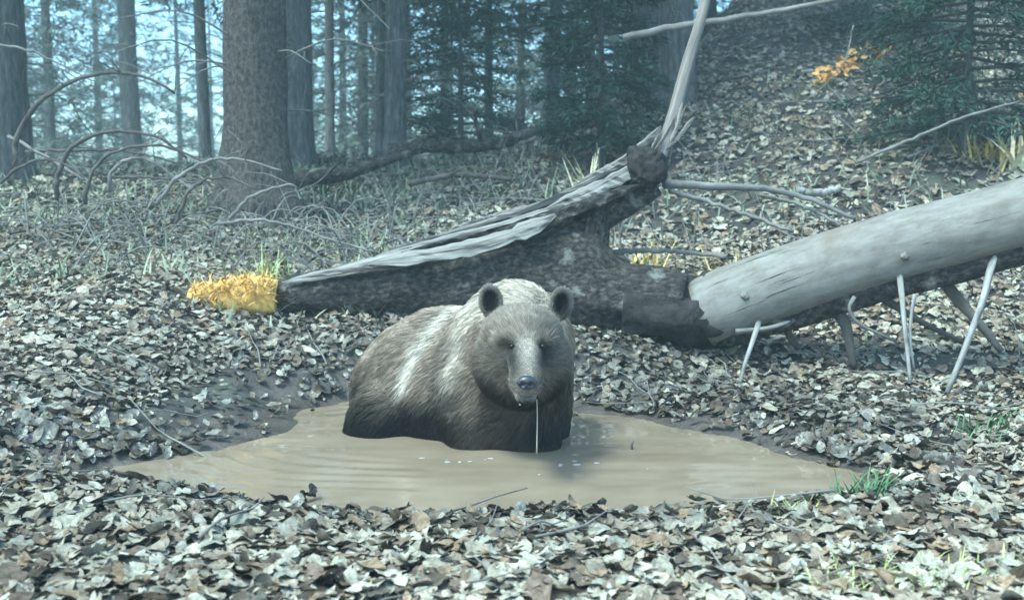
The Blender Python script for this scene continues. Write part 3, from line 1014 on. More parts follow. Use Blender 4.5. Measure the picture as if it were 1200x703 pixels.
# ------------------------------------------------------------------ broken trunk behind the bear
def wedge(name, sec, mat, parent, depth, seed, rough=.03, nring=22):
    """loft along (px, top, bottom, Y): rounded cross-sections between a top and a bottom edge"""
    sec = np.array(sec, float)
    xs = np.linspace(sec[0, 0], sec[-1, 0], 70)
    S4 = [np.interp(xs, sec[:, 0], sec[:, i]) for i in range(4)]
    rings, L = [], []
    al = 0; prev = None
    th = np.linspace(0, 2 * math.pi, nring, endpoint=False)
    for i in range(len(xs)):
        t, b = P(xs[i], S4[1][i], S4[3][i]), P(xs[i], S4[2][i], S4[3][i])
        c = (t + b) / 2; hz = (t[2] - b[2]) / 2
        dp = min(depth, hz * 1.6 + .04)
        cs, sn = np.cos(th), np.sin(th)
        ex = np.sign(cs) * np.abs(cs) ** .8 * dp; ez = np.sign(sn) * np.abs(sn) ** .8 * hz
        rings.append(np.stack([c[0] + 0 * th, c[1] + dp * .9 + ex, c[2] + ez], -1))
        if prev is not None: al += np.linalg.norm(c - prev)
        prev = c
        L.append(np.stack([0 * th + al, ex, ez], -1))
    V = np.concatenate(rings); L = np.concatenate(L)
    q = V * np.array((5, 7, 7))
    n = fbm(q, 3, seed)
    cen = np.repeat(np.array([r_.mean(0) for r_ in rings]), nring, 0)
    dv = V - cen; dv /= np.linalg.norm(dv, axis=1)[:, None] + 1e-9
    V = V + dv * (rough * n)[:, None]
    Fc = []
    m = len(xs)
    for i in range(m - 1):
        for j in range(nring):
            k = (j + 1) % nring
            Fc.append((i * nring + j, (i + 1) * nring + j, (i + 1) * nring + k, i * nring + k))
    Fc += [tuple(range(nring)), tuple((m - 1) * nring + j for j in range(nring - 1, -1, -1))]
    return mesh(name, V, Fc, mat, parent, True, {'luv': L})


bt = empty('broken_trunk', P(560, 380, 6.2))
props(bt, 'dark rotten fallen trunk behind the bear with pale torn wood along its top', 'fallen trunk')
wedge('bark', [(300, 336, 366, 6.35), (340, 328, 368, 6.3), (400, 321, 372, 6.25), (450, 313, 376, 6.2), (520, 300, 380, 6.15), (580, 285, 384, 6.1), (625, 268, 388, 6.1), (660, 262, 392, 6.08), (690, 262, 396, 6.05), (705, 275, 396, 6.05), (720, 292, 400, 6.05), (740, 303, 402, 6.05)],
      M['rotten_bark'], bt, .24, 5, .028)
wedge('sun_painted_end', [(220, 341, 366, 6.3), (240, 334, 370, 6.28), (270, 328, 373, 6.26), (300, 326, 372, 6.25), (320, 327, 370, 6.24)], M['sun_painted_straw'], bt, .12, 8, .03)  # orange colour stands in for sun falling on this end
# torn wood: long slivers along the top edge
SL = [  # (path of px, py, Y), half-width m, thickness m, material
    ([(330, 331, 6.3), (400, 317, 6.26), (470, 300, 6.2), (520, 288, 6.2)], .035, .012, 'torn_wood'),
    ([(430, 310, 6.16), (500, 299, 6.1), (560, 288, 6.06), (620, 268, 6.06), (655, 249, 6.1)], .052, .02, 'torn_wood'),
    ([(440, 300, 6.28), (520, 282, 6.25), (600, 262, 6.22), (680, 232, 6.2), (745, 202, 6.2)], .030, .02, 'torn_wood'),
    ([(455, 293, 6.4), (540, 273, 6.38), (620, 247, 6.35), (690, 215, 6.32), (738, 190, 6.3)], .030, .03, 'torn_wood'),
    ([(480, 287, 6.45), (560, 266, 6.45), (600, 252, 6.42), (650, 236, 6.4), (700, 208, 6.38)], .026, .035, 'brown_splinter'),
    ([(560, 280, 6.14), (640, 256, 6.12), (700, 235, 6.1), (752, 215, 6.15)], .035, .03, 'rotten_bark'),
    ([(350, 326, 6.22), (420, 314, 6.18), (480, 306, 6.14), (530, 300, 6.12)], .018, .02, 'brown_splinter'),
    ([(470, 296, 6.2), (540, 282, 6.16), (610, 262, 6.14), (660, 244, 6.14)], .014, .03, 'rotten_bark'),
    ([(500, 284, 6.32), (570, 268, 6.3), (640, 246, 6.28), (700, 222, 6.26)], .014, .035, 'rotten_bark'),
    ([(520, 276, 6.5), (560, 262, 6.5), (590, 254, 6.5)], .03, .04, 'torn_wood'),
    ([(560, 263, 6.52), (590, 252, 6.5), (630, 242, 6.5)], .03, .03, 'brown_splinter'),
    ([(640, 245, 6.18), (690, 226, 6.16), (730, 206, 6.18), (748, 196, 6.2)], .05, .03, 'torn_wood'),
    ([(660, 228, 6.36), (700, 206, 6.34), (725, 193, 6.32), (752, 172, 6.3), (775, 148, 6.3)], .035, .035, 'brown_splinter'),
]


def sliver(pts, hw, th, mat, parent, seed, name='splinter', face=(0, -.75, .66)):
    rr = np.random.default_rng(seed)
    c = bez([P(*p) for p in pts], 26)
    n = len(c)
    t = np.linspace(0, 1, n)
    prof = np.clip(np.minimum(t * 5 + .12, (1 - t) * 6 + .15), 0, 1)
    w = hw * prof * (1 + .14 * rr.normal(size=n).cumsum() / 3 + .10 * rr.normal(size=n))
    w = np.clip(w, hw * .1, hw * 1.3)
    nrm = np.array(face) / np.linalg.norm(face)
    T_ = np.gradient(c, axis=0); T_ /= np.linalg.norm(T_, axis=1)[:, None]
    W_ = np.cross(T_, nrm); W_ /= np.linalg.norm(W_, axis=1)[:, None]
    N_ = np.cross(W_, T_)
    V, L = [], []
    prof2 = [(-1, 0), (-.55, .7), (0, 1 + .0), (.5, .65), (1, 0), (.4, -1), (-.4, -1)]
    al = np.linspace(0, np.linalg.norm(c[-1] - c[0]), n)
    for i in range(n):
        for (a, b) in prof2:
            jj = rr.normal(0, .16)
            V.append(c[i] + W_[i] * w[i] * (a + jj * .4) + N_[i] * th * (b + jj) * prof[i]); L.append((al[i], a * hw, b * th))
    k = len(prof2)
    Fc = [(i * k + j, i * k + (j + 1) % k, (i + 1) * k + (j + 1) % k, (i + 1) * k + j) for i in range(n - 1) for j in range(k)]
    Fc += [tuple(range(k - 1, -1, -1)), tuple((n - 1) * k + j for j in range(k))]
    return mesh(name, V, Fc, M[mat], parent, False, {'luv': np.array(L)})


for i, (p, hw, th, mt) in enumerate(SL):
    sliver(p, hw, th, mt, bt, 100 + i)
# dark underside rising to the knob
mbk = MB(); mbk.tube(bez([P(600, 288, 6.28), P(670, 262, 6.28), P(730, 232, 6.28), P(765, 212, 6.28)], 20), np.linspace(.13, .10, 20), 14, .25, 3)
mbk.build('upper_bark', M['rotten_bark'], bt)
mbk = MB(); mbk.tube(bez([P(440, 318, 6.36), P(520, 297, 6.36), P(600, 274, 6.36), P(680, 243, 6.34), P(740, 212, 6.32)], 30), np.linspace(.05, .09, 30), 14, .3, 43)
mbk.build('inner_wood', M['black_rot'], bt)
mbk = MB(); mbk.tube(bez([P(698, 330, 6.2), P(697, 290, 6.2), P(702, 250, 6.2), P(712, 232, 6.2)], 14), np.linspace(.10, .07, 14), 14, .3, 9)
mbk.build('root_post', M['rotten_bark'], bt)
mbk = MB(); V, Fc = ico((0, 0, 0), (.12, .13, .13), None, 5); V = np.sign(V) * (np.abs(V) / .12) ** .72 * .115; V = V * (1 + .20 * fbm(V * 9, 2, 6) + .10 * fbm(V * 40, 2, 16))[:, None]; mbk.add(V + P(757, 197, 6.22), Fc, V)
mbk.build('rotten_knob', M['black_rot'], bt)
# loose straw blades on the trunk end, same painted sunlight colour
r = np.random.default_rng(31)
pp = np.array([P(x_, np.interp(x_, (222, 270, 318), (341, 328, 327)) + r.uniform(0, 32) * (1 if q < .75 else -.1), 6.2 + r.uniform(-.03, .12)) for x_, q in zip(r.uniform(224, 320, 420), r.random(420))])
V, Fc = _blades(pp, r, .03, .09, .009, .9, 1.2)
o = mesh('straw', V, Fc, M['sun_painted_straw'], bt, False); o['kind'] = 'stuff'
V, Fc = blades(60, (312 - 600) / F * 6.5, 6.6, (.07, .05), .18, .38, .012, 33, .4, .5)
dp = props(empty('dry_plant', ((312 - 600) / F * 6.5, 6.6, gz((312 - 600) / F * 6.5, 6.6))), 'pale yellow green plant behind the orange trunk end', 'plant')
mesh('blades', V, Fc, M['yellow_green'], dp, False)['kind'] = 'stuff'

# leaning snag rising from the knob
sn = empty('leaning_snag', P(775, 175, 6.5))
props(sn, 'thin grey leaning dead stem rising from the dark knob', 'dead stem')
mbk = MB(); mbk.tube(bez([P(772, 190, 6.35), P(788, 140, 6.45), P(806, 75, 6.6), P(822, 20, 6.75), P(836, -40, 6.9), P(870, -180, 7.2)], 26), np.linspace(.042, .027, 25), 12, .12, 4)
mbk.build('stem', M['brown_splinter'], sn)
for i, (a_, b_) in enumerate((((764, 205), (805, 122)), ((758, 190), (792, 135)), ((778, 178), (812, 138)), ((752, 192), (775, 150)), ((785, 170), (800, 120)))):
    sliver([(a_[0], a_[1], 6.34), ((a_[0] + b_[0]) / 2 + 2, (a_[1] + b_[1]) / 2, 6.36), (b_[0], b_[1], 6.4)], .013, .010, 'brown_splinter', sn, 300 + i)

# ------------------------------------------------------------------ bare fallen trunk on the right
ft = empty('fallen_trunk', P(850, 400, 5.9))
props(ft, 'smooth grey barkless fallen trunk propped on broken branches', 'fallen trunk')
axis = bez([P(822, 368, 5.95), P(900, 338, 5.85), P(1000, 305, 5.68), P(1100, 277, 5.5), P(1200, 250, 5.32), P(1330, 215, 5.1), P(1500, 175, 4.9)], 60)
nA = len(axis)
mbk = MB(); mbk.tube(axis, np.interp(np.linspace(0, 1, nA), (0, .06, .2, .7, 1), (.19, .205, .20, .175, .165)), 40, .035, 15)
stem = mbk.build('stem', M['bare_trunk'], ft)
mbk = MB(); mbk.tube(bez([P(735, 362, 6.05), P(775, 366, 6.0), P(815, 369, 5.97), P(842, 366, 5.94), P(872, 360, 5.92)], 44), np.interp(np.linspace(0, 1, 44), (0, .4, .7, .85, 1), (.16, .19, .20, .18, .08)), 40, .30, 25)
mbk.build('rotten_butt', M['black_rot'], ft)
mbk = MB(); mbk.tube(bez([P(670, 352, 6.15), P(710, 350, 6.12), P(760, 352, 6.06), P(800, 358, 6.02)], 20), np.interp(np.linspace(0, 1, 20), (0, .3, 1), (.16, .2, .2)), 26, .22, 28)
mbk.build('rotten_bark', M['rotten_bark'], ft)
# dark bark shreds under the trunk
mbk = MB(); mbk.tube(bez([P(838, 392, 5.9), P(880, 378, 5.84), P(950, 362, 5.75), P(1030, 338, 5.6), P(1110, 318, 5.46), P(1200, 296, 5.3)], 30), np.interp(np.linspace(0, 1, 30), (0, .1, .5, .9, 1), (.07, .10, .075, .07, .06)), 14, .35, 40)
mbk.build('bark_strip', M['rotten_bark'], ft)
for i, (px, py, Y, q) in enumerate(((876, 346, 5.70, .022), (1062, 300, 5.37, .016))):
    p0 = P(px, py, Y + .06); p1 = P(px - 3, py + 1, Y - .015)
    mbk = MB(); mbk.tube([p0, p1 * .6 + p0 * .4, p1, p1 + (0, -.01, 0)], [q * 1.7, q * 1.25, q, q * .5], 12, .3, 90 + i); mbk.build('knot', M['brown_splinter'], ft)
BRN = [  # branches: points (px, py, Y), radius, material
    ([(892, 366, 5.78), (887, 385, 5.7), (881, 402, 5.63), (873, 425, 5.56), (867, 450, 5.5)], .015, 'pale_stick'),
    ([(1054, 318, 5.48), (1057, 345, 5.42), (1059, 370, 5.37), (1063, 410, 5.3), (1067, 448, 5.25)], .016, 'pale_stick'),
    ([(1072, 345, 5.4), (1068, 372, 5.38), (1067, 400, 5.36), (1072, 436, 5.34)], .009, 'pale_stick'),
    ([(1168, 294, 5.34), (1160, 320, 5.26), (1152, 350, 5.19), (1134, 400, 5.08), (1110, 460, 5.0)], .02, 'pale_stick'),
    ([(1100, 322, 5.5), (1126, 355, 5.45), (1150, 382, 5.4), (1174, 412, 5.35)], .03, 'dark_twig'),
    ([(1022, 342, 5.6), (1060, 366, 5.6), (1095, 385, 5.6), (1130, 402, 5.6)], .022, 'dark_twig'),
    ([(1001, 348, 5.5), (995, 362, 5.48), (1005, 378, 5.48), (1028, 390, 5.5), (1050, 400, 5.55)], .011, 'dead_twig'),
    ([(975, 356, 5.7), (990, 380, 5.7), (996, 405, 5.7), (1000, 430, 5.7)], .036, 'dark_twig'),
    ([(905, 378, 5.75), (930, 380, 5.72), (960, 372, 5.74), (990, 360, 5.76)], .02, 'dark_twig'),
    ([(862, 388, 5.72), (900, 385, 5.7), (935, 374, 5.72)], .016, 'dead_twig'),
    ([(920, 372, 5.78), (925, 392, 5.8), (935, 408, 5.85)], .026, 'dark_twig'),
]
for i, (p, q, mt) in enumerate(BRN):
    mbk = MB(); c = bez([P(*a_) for a_ in p], 16); mbk.tube(c, np.linspace(q, q * .55, len(c)), 10, .35, 50 + i); mbk.build('branch', M[mt], ft)


# loose branches
def loose(name, pts, r0, r1, mat, lab, cat='branch', seed=0, twigs=0):
    root = empty(name, P(*pts[0]))
    c = bez([P(*p) for p in pts], 24, .004, seed)
    mbk = MB(); mbk.tube(c, np.linspace(r0, r1, len(c)), 9, .12, seed); mbk.build('stem', M[mat], root)
    rr = np.random.default_rng(seed)
    for _ in range(twigs):
        i = rr.integers(3, len(c) - 2)
        dd = rr.normal(0, 1, 3) * (1, .5, 1); dd[2] = abs(dd[2]) * .8; dd /= np.linalg.norm(dd)
        Lw = rr.uniform(.15, .5)
        mbk = MB(); mbk.tube(bez([c[i], c[i] + dd * Lw * .5 + rr.normal(0, .03, 3), c[i] + dd * Lw + (0, 0, -.05)], 7), np.linspace(r1 * .55, r1 * .2, 6), 5); mbk.build('twig', M[mat], root)
    props(root, lab, cat)
    return root


loose('dead_branch', [(778, 216, 6.3), (850, 219, 6.4), (900, 222, 6.5), (950, 234, 6.5), (1003, 256, 6.4)], .026, .012, 'dead_twig', 'thick grey dead branch running out from the dark knob', seed=1)
loose('dead_branch', [(785, 224, 6.25), (830, 237, 6.25), (880, 254, 6.2), (930, 272, 6.1)], .015, .009, 'dead_twig', 'thin grey branch slanting down from knob towards bare trunk', seed=2)
loose('dead_branch', [(890, 228, 6.6), (930, 238, 6.6), (960, 250, 6.5), (985, 263, 6.4)], .012, .008, 'dead_twig', 'short grey branch forking below the thick dead branch', seed=3)
loose('dead_branch', [(718, 296, 6.4), (760, 293, 6.4), (810, 296, 6.35), (852, 301, 6.25)], .018, .011, 'dead_twig', 'level grey stick behind the butt of the bare trunk', seed=4)
loose('dead_branch', [(935, 224, 7.2), (960, 226, 7.2), (984, 222, 7.2)], .03, .022, 'pale_stick', 'short pale log end lying on the leafy slope', seed=5)
loose('dead_branch', [(730, 45, 9.5), (790, 32, 9.4), (860, 22, 9.3), (930, 10, 9.2), (1010, -6, 9.1)], .032, .018, 'dead_twig', 'long pale pole lying across tree trunks up the bank', seed=6)
loose('dead_branch', [(1005, 190, 8.2), (1070, 162, 8.2), (1130, 138, 8.2), (1195, 118, 8.2)], .014, .008, 'dead_twig', 'thin straight stick slanting up to the dense young spruce', seed=7)
loose('dead_branch', [(1000, 30, 9), (985, 80, 9.0), (930, 130, 9.0)], .006, .003, 'dead_twig', 'fine grey twig leaning over the leafy slope by orange leaves', seed=8)
# bent dead stems on the left
loose('bent_stem', [(18, 200, 8.0), (20, 160, 8.0), (45, 122, 8.0), (85, 95, 8.0), (130, 86, 8.0), (175, 92, 8.0), (205, 110, 8.0)], .024, .009, 'dark_twig', 'tallest arched dead stem beside the pale blue grey trunk', seed=11, twigs=6)
loose('bent_stem', [(66, 235, 7.6), (68, 205, 7.6), (85, 172, 7.6), (120, 156, 7.6), (160, 155, 7.6), (195, 167, 7.6), (220, 185, 7.6)], .02, .008, 'dark_twig', 'middle arched dead stem rising from the undergrowth', seed=12, twigs=6)
loose('bent_stem', [(127, 225, 7.4), (130, 203, 7.4), (150, 187, 7.4), (175, 188, 7.4), (205, 208, 7.4), (240, 235, 7.3)], .016, .007, 'dead_twig', 'low arched dead stem inside the taller arches', seed=13, twigs=5)
loose('bent_stem', [(185, 240, 7.2), (205, 212, 7.2), (240, 190, 7.2), (280, 187, 7.2), (330, 200, 7.2)], .016, .007, 'dead_twig', 'arched dead stem bending across the big brown trunk', seed=14, twigs=5)
loose('bent_stem', [(268, 258, 7.0), (295, 230, 7.0), (340, 217, 7.0), (352, 235, 7.0)], .013, .006, 'dead_twig', 'small arched dead stem at the foot of the big trunk', seed=15, twigs=4)
loose('bent_stem', [(255, 262, 6.9), (310, 258, 6.9), (370, 275, 6.9), (440, 296, 6.8)], .012, .006, 'dead_twig', 'low trailing dead stem reaching the torn trunk top', seed=16, twigs=5)
loose('bent_stem', [(-20, 52, 8.4), (30, 58, 8.4), (70, 75, 8.4), (110, 96, 8.4)], .012, .005, 'dead_twig', 'thin dead branch reaching from the pale blue grey trunk', seed=17, twigs=5)
loose('bent_stem', [(10, 160, 8.2), (50, 182, 8.0), (90, 205, 7.8), (120, 222, 7.7)], .014, .008, 'dead_twig', 'straight grey stick sloping down under the tallest arch', seed=18, twigs=3)
loose('bent_stem', [(30, 178, 8.6), (90, 176, 8.6), (150, 178, 8.6), (215, 192, 8.6)], .014, .008, 'dark_twig', 'dark level branch behind the arched dead stems', seed=19, twigs=3)
loose('bent_stem', [(120, 208, 8.0), (170, 208, 8.0), (230, 215, 7.9)], .012, .007, 'dark_twig', 'short dark level branch inside the low arch', seed=20, twigs=2)
loose('bent_stem', [(100, 240, 7.3), (108, 200, 7.3), (140, 176, 7.3), (190, 172, 7.3), (235, 190, 7.3), (262, 222, 7.2)], .014, .006, 'dark_twig', 'dark arch between the middle and the low arched stems', seed=25, twigs=6)
loose('bent_stem', [(205, 262, 7.0), (225, 220, 7.0), (262, 208, 7.0), (300, 222, 6.9)], .012, .006, 'dark_twig', 'dark arch before the foot of the big brown spruce', seed=26, twigs=6)
loose('bent_stem', [(0, 215, 7.6), (30, 192, 7.6), (62, 188, 7.6), (100, 205, 7.5)], .012, .006, 'dark_twig', 'low dark arch beneath the pale blue grey trunk', seed=27, twigs=6)
# dark roots and rotten logs on the ridge
loose('rotten_log', [(338, 214, 10.2), (370, 208, 10.2), (400, 206, 10.3), (430, 196, 10.4), (480, 180, 10.6)], .085, .04, 'rotten_bark', 'dark mossy log lying beside the dark teal trunk', 'fallen log', 21, 3)
loose('rotten_log', [(455, 178, 11.2), (500, 170, 11.2), (550, 172, 11.2), (600, 165, 11.3)], .09, .07, 'rotten_bark', 'dark rotten log along the crest of the ridge', 'fallen log', 22, 5)
loose('rotten_log', [(590, 165, 11.6), (640, 150, 11.6), (700, 135, 11.8), (760, 100, 12)], .06, .04, 'dark_twig', 'dark slim log on the ridge below the young spruce', 'fallen log', 23, 5)
loose('rotten_log', [(480, 215, 9.6), (540, 205, 9.6), (600, 210, 9.6)], .03, .02, 'dark_twig', 'thin dark rotten stick half sunk in the ridge leaves', 'fallen log', 24, 4)

# tangle of dead brush at the foot of the big tree
mbk = MB(); r = np.random.default_rng(71)
for i in range(210):
    px = r.uniform(20, 470); Y = r.uniform(6.9, 9.2); X = (px - 600) / F * Y; z0 = gz(X, Y)
    a = r.uniform(0, 2 * math.pi); L = r.uniform(.25, .8); h = r.uniform(.05, .5) * L
    d_ = np.array((math.cos(a), math.sin(a) * .6, 0))
    p0 = np.array((X, Y, z0 + .01))
    mbk.tube(bez([p0, p0 + d_ * L * .35 + (0, 0, h), p0 + d_ * L * .75 + (0, 0, h * .9), p0 + d_ * L + (0, 0, h * .3)], 9), np.linspace(.007, .002, 9), 4, cap=False)
o = mbk.build('dead_brush', M['dead_twig']); props(o, 'tangle of thin dead brush around the big brown trunk', None, None, 'stuff')
mbk = MB(); r = np.random.default_rng(72)
for i in range(150):
    px = r.uniform(440, 1180); Y = r.uniform(7.0, 11); X = (px - 600) / F * Y; z0 = gz(X, Y)
    L = r.uniform(.15, .6); d_ = r.normal(0, .35, 3); d_[2] = 1; p0 = np.array((X, Y, z0))
    mbk.tube(bez([p0, p0 + d_ * L * .5 + r.normal(0, .03, 3), p0 + d_ * L + r.normal(0, .06, 3)], 7), np.linspace(.006, .002, 6), 4, cap=False)
o = mbk.build('dead_stalks', M['dead_twig']); props(o, 'thin dead stalks standing on the leafy bank', None, None, 'stuff')


# ------------------------------------------------------------------ trees
def trunk_mesh(rad, H, seed, flare=.5, seg=26, rings=44, lean=(0, 0), sink=.3):
    zs = np.concatenate([np.linspace(-sink, 1.5, rings // 2, endpoint=False), np.linspace(1.5, H, rings // 2)])
    rr = rad * np.clip(1 - zs / H * .8, .06, 1) * (1 + flare * np.exp(-np.maximum(zs, 0) / .22)) / (1 - 1.0 / H * .8)
    rn = np.random.default_rng(seed)
    wob = np.stack([np.interp(zs, np.linspace(0, H, 6), rn.normal(0, rad * .25, 6)), np.interp(zs, np.linspace(0, H, 6), rn.normal(0, rad * .25, 6)), zs], -1)
    wob[:, 0] += lean[0] * zs; wob[:, 1] += lean[1] * zs
    m_ = MB()
    ph = rn.uniform(0, 6)
    m_.tube(wob, rr, seg, .05, seed, rfun=lambda al, th: 1 + .16 * np.exp(-al / .5) * np.cos(th * 5 + ph) + .015 * np.cos(th * 13 + al * 2))
    return m_, wob, rr


def dead_twigs(m_, wob, rr, n, h0, h1, l0, l1, seed, th=.008, droop=.25):
    rn = np.random.default_rng(seed)
    for i in range(n):
        z = rn.uniform(h0, h1); j = np.argmin(abs(wob[:, 2] - z)); c = wob[j].copy(); c[2] = z
        a = rn.uniform(0, 2 * math.pi); d_ = np.array((math.cos(a), math.sin(a), rn.normal(-.05, .25)))
        L = rn.uniform(l0, l1)
        s_ = c + d_ * rr[j] * .7
        e_ = s_ + d_ * L + (0, 0, -droop * L * rn.uniform(0, 1.5))
        md_ = (s_ + e_) / 2 + np.array((0, 0, .12 * L)) + rn.normal(0, .04 * L, 3)
        path = bez([s_, md_, e_], 9)
        m_.tube(path, np.linspace(th, th * .3, len(path)), 4, cap=False)
        for k in range(rn.integers(1, 5)):
            q = path[rn.integers(2, len(path) - 1)]
            dd = d_ * .6 + rn.normal(0, .6, 3); l2 = L * rn.uniform(.15, .45)
            m_.tube([q, q + dd * l2 * .5 + (0, 0, .02), q + dd * l2 + (0, 0, -.1 * l2)], [th * .45, th * .35, th * .15], 3, cap=False)


def crown_mesh(H, h0, Lmax, nb, seed, sp=.20, droop=.35, per=22, wd=.05):
    """needle sprays along drooping boughs -> V, F (quads), plus bough tubes"""
    rn = np.random.default_rng(seed)
    Q = []
    m_ = MB()
    for i in range(nb):
        t = (i + rn.random()) / nb
        z = h0 + (H - h0) * t
        L = Lmax * (1 - t) ** .8 * rn.uniform(.65, 1.1) + .15
        a = i * 2.4 + rn.normal(0, .35)
        h = np.array((math.cos(a), math.sin(a), 0)); sd_ = np.array((-h[1], h[0], 0))
        up0 = rn.uniform(-.1, .15)
        def bp(s): return h * L * s + np.array((0, 0, z + L * (up0 * s - droop * s * s + .12 * s ** 3)))
        m_.tube([bp(s) for s in (0, .35, .7, 1)], [.012 + .006 * L, .012, .007, .003], 4, cap=False)
        n = int(per * (L / Lmax + .35))
        for k in range(n):
            s = rn.uniform(.18, 1.0)
            c = bp(s)
            sg = rn.choice((-1, 1))
            l2 = L * .42 * (1.05 - s) + sp * .8
            dirv = h * .55 + sd_ * sg * rn.uniform(.5, 1) + np.array((0, 0, rn.normal(-.22, .16)))
            dirv /= np.linalg.norm(dirv)
            for w in range(4):
                b0 = c + dirv * l2 * (w / 4) + rn.normal(0, .02, 3)
                dv = dirv * .8 + h * .3 + rn.normal(0, .42, 3); dv /= np.linalg.norm(dv)
                ll = sp * rn.uniform(.6, 1.3)
                wv = np.cross(dv, rn.normal(0, 1, 3) * .5 + (0, 0, 1)); wv /= np.linalg.norm(wv) + 1e-9
                Q.append((b0, b0 + dv * ll * .5 + wv * wd * .5, b0 + dv * ll, b0 + dv * ll * .5 - wv * wd * .5))
    V = np.array(Q).reshape(-1, 3)
    Fc = np.arange(len(V)).reshape(-1, 4)
    return V, Fc, m_


def place(name, parts, px, Y, label, group=None, rz=0.0, sc=1.0):
    """a tree from (part name, mesh datablock) pairs, standing on the ground"""
    X = (px - 600) / F * Y
    root = empty(name, (X, Y, gz(X, Y)))
    root.rotation_euler = (0, 0, rz); root.scale = (sc, sc, sc)
    for pn, me in parts:
        o_ = bpy.data.objects.new(pn, me); COL.objects.link(o_); o_.parent = root
        if pn in ('dead_twigs', 'crown', 'boughs'): o_['kind'] = 'stuff'
    props(root, label, 'tree', group)
    return root


def datablock(name, m_, mat):
    o_ = m_.build(name, mat); me = o_.data; bpy.data.objects.remove(o_); return me


def qmesh(name, V, Fc, mat):
    o_ = mesh(name, V, Fc, mat, None, False); me = o_.data; bpy.data.objects.remove(o_); return me


CR = []
for i, (H_, h0_, L_, nb_) in enumerate(((15, 4.0, 2.4, 150), (13, 3.0, 2.2, 140), (16, 5.5, 2.6, 140))):
    V, Fc, m_ = crown_mesh(H_, h0_, L_, nb_, 500 + i, .24, .38, 26, .045)
    CR.append((qmesh('crown', V, Fc, M['needles']), datablock('bough', m_, M['grey_bark']), H_))

TREES = [  # px, Y, trunk radius, material, flare, label, dead twig count
    (6, 10.6, .27, 'grey_bark', .25, 'pale blue grey trunk beside the tallest arched stem', 34),
    (243, 17, .095, 'grey_bark', .2, 'slim dark trunk standing just beside the big brown trunk', 30),
    (290, 9.0, .262, 'spruce_bark', .55, 'big brown rough barked spruce with flared foot', 46),
    (354, 12.4, .16, 'grey_bark', .3, 'dark teal trunk half hidden behind the big brown spruce', 26),
    (389, 15.5, .07, 'dead_twig', .2, 'very slim pale trunk next to the dark teal one', 22),
    (467, 12.6, .125, 'grey_bark', .3, 'dark mid sized trunk behind the ridge log with pale twigs', 44),
    (447, 15, .075, 'grey_bark', .2, 'slim trunk close behind the one with pale twigs', 24),
    (574, 19, .075, 'grey_bark', .2, 'slim hazy trunk beyond the middle of the ridge', 40),
    (648, 18, .11, 'grey_bark', .2, 'straight dark trunk beside the young spruce', 34),
    (748, 14.2, .17, 'grey_bark', .2, 'dark trunk behind the end of the long pale pole', 20),
    (787, 13.2, .20, 'grey_bark', .25, 'smooth blue grey trunk behind the leaning snag', 14),
    (160, 24, .22, 'grey_bark', .2, 'hazy broad trunk seen through the arched stems', 40),
]
for i, (px, Y, rad, mt, fl, lab, ntw) in enumerate(TREES):
    c_, b_, H_ = CR[i % 3]
    tm, wob, rr = trunk_mesh(rad, H_ * 1.02, 700 + i, fl)
    dm = MB(); dead_twigs(dm, wob, rr, ntw, .8, 5.5, .3, 1.25, 800 + i, .011)
    parts = [('trunk', datablock('trunk', tm, M[mt])), ('dead_twigs', datablock('dead_twigs', dm, M['dead_twig'])), ('crown', c_), ('boughs', b_)]
    place('spruce_tree', parts, px, Y, lab, None, random.uniform(0, 6), 1.0)

# young spruces with boughs to the ground
for i, (px, Y, H_, L_, nb_, lab) in enumerate(((702, 10.6, 3.4, .62, 90, 'young dark spruce with boughs to the ground on the ridge'),
                                               (1125, 9.6, 4.4, 1.15, 150, 'dense dark young spruce high on the leafy bank'),
                                               (1010, 14.5, 4.0, 1.0, 80, 'young spruce beyond the orange leaves on the bank'),
                                               (540, 13.5, 3.0, .9, 60, 'thin young spruce behind the ridge log'))):
    V, Fc, m_ = crown_mesh(H_, .25, L_, nb_, 600 + i, .10, .30, 50, .018)
    tm, wob, rr = trunk_mesh(.032, H_ + .2, 650 + i, .2, 10, 14)
    place('young_spruce', [('trunk', datablock('trunk', tm, M['grey_bark'])), ('crown', qmesh('crown', V, Fc, M['young_needles'])), ('boughs', datablock('boughs', m_, M['dark_twig']))], px, Y, lab)

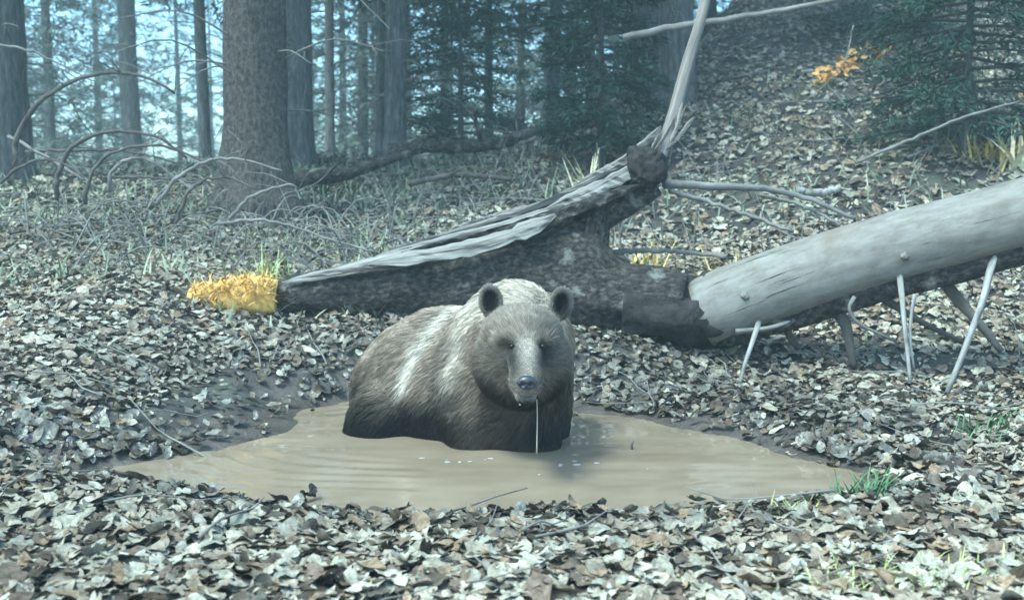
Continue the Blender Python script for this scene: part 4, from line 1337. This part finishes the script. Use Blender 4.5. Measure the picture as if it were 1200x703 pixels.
# the forest beyond
FAR = []
for i, (H_, h0_, L_, nb_) in enumerate(((13, .9, 2.1, 100), (12, 1.5, 1.9, 90), (15, .6, 2.4, 110))):
    V, Fc, m_ = crown_mesh(H_, h0_, L_, nb_, 900 + i, .28, .40, 22, .045)
    tm, wob, rr = trunk_mesh(.14, H_ + .3, 920 + i, .2, 12, 20)
    dm = MB(); dead_twigs(dm, wob, rr, 70, .5, 6, .4, 1.6, 940 + i, .012)
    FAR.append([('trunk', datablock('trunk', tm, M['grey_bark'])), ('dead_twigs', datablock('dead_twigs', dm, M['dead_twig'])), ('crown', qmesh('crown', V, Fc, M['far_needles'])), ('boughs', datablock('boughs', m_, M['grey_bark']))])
r = np.random.default_rng(3)
spots = [  # px, Y, label (None: one of the many in the depth)
    (62, 24, 'grey green spruce seen through the tallest arched stem'),
    (428, 26, 'grey green spruce between the very slim pale trunk and the slim trunk'),
    (522, 28, 'grey green spruce beyond the mid sized trunk with pale twigs'),
    (612, 27, 'grey green spruce between the slim hazy trunk and the straight dark trunk'),
    (692, 27, 'grey green spruce directly behind the young ridge spruce'),
    (732, 30, 'grey green spruce right behind the end of the long pole'),
    (825, 19, 'grey green spruce behind the upper part of the leaning snag'),
    (880, 20, 'grey green spruce above the middle of the long pale pole'),
    (925, 27, 'grey green spruce on the bank crest over the orange leaves'),
    (1050, 23, 'grey green spruce behind the dense dark young spruce'),
    (120, 40, None), (214, 44, None), (252, 60, None), (30, 33, None), (160, 36, None), (60, 58, None), (405, 38, None), (-30, 38, None), (320, 48, None), (140, 62, None), (480, 31, None), (575, 36, None), (670, 32, None), (770, 28, None), (440, 46, None), (530, 46, None), (640, 46, None), (720, 42, None), (800, 38, None), (370, 58, None), (20, 50, None), (965, 31, None), (1130, 28, None)]
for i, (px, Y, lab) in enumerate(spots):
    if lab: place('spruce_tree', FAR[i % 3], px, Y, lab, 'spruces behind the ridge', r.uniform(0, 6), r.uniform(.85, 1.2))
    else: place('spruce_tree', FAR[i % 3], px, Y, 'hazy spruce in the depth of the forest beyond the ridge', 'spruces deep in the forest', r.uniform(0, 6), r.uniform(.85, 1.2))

# ------------------------------------------------------------------ damp air
hz = mesh('haze', np.array([(x, y, z) for z in (-4, 24) for y in (-3, 80) for x in (-60, 60)], float), [(0, 2, 3, 1), (4, 5, 7, 6), (0, 1, 5, 4), (2, 6, 7, 3), (0, 4, 6, 2), (1, 3, 7, 5)], None, None, False)
hm = bpy.data.materials.new('damp_air'); hm.use_nodes = True
hn_ = hm.node_tree
for nd in list(hn_.nodes):
    if nd.type == 'BSDF_PRINCIPLED': hn_.nodes.remove(nd)
pv = hn_.nodes.new('ShaderNodeVolumePrincipled')
pv.inputs['Color'].default_value = (.84, .96, .92, 1)
pv.inputs['Density'].default_value = 0.006
pv.inputs['Anisotropy'].default_value = 0.2
hn_.links.new(pv.outputs[0], hn_.nodes['Material Output'].inputs['Volume'])
hz.data.materials.append(hm)
props(hz, 'thin bluish damp air hanging in the forest', None, None, 'stuff')
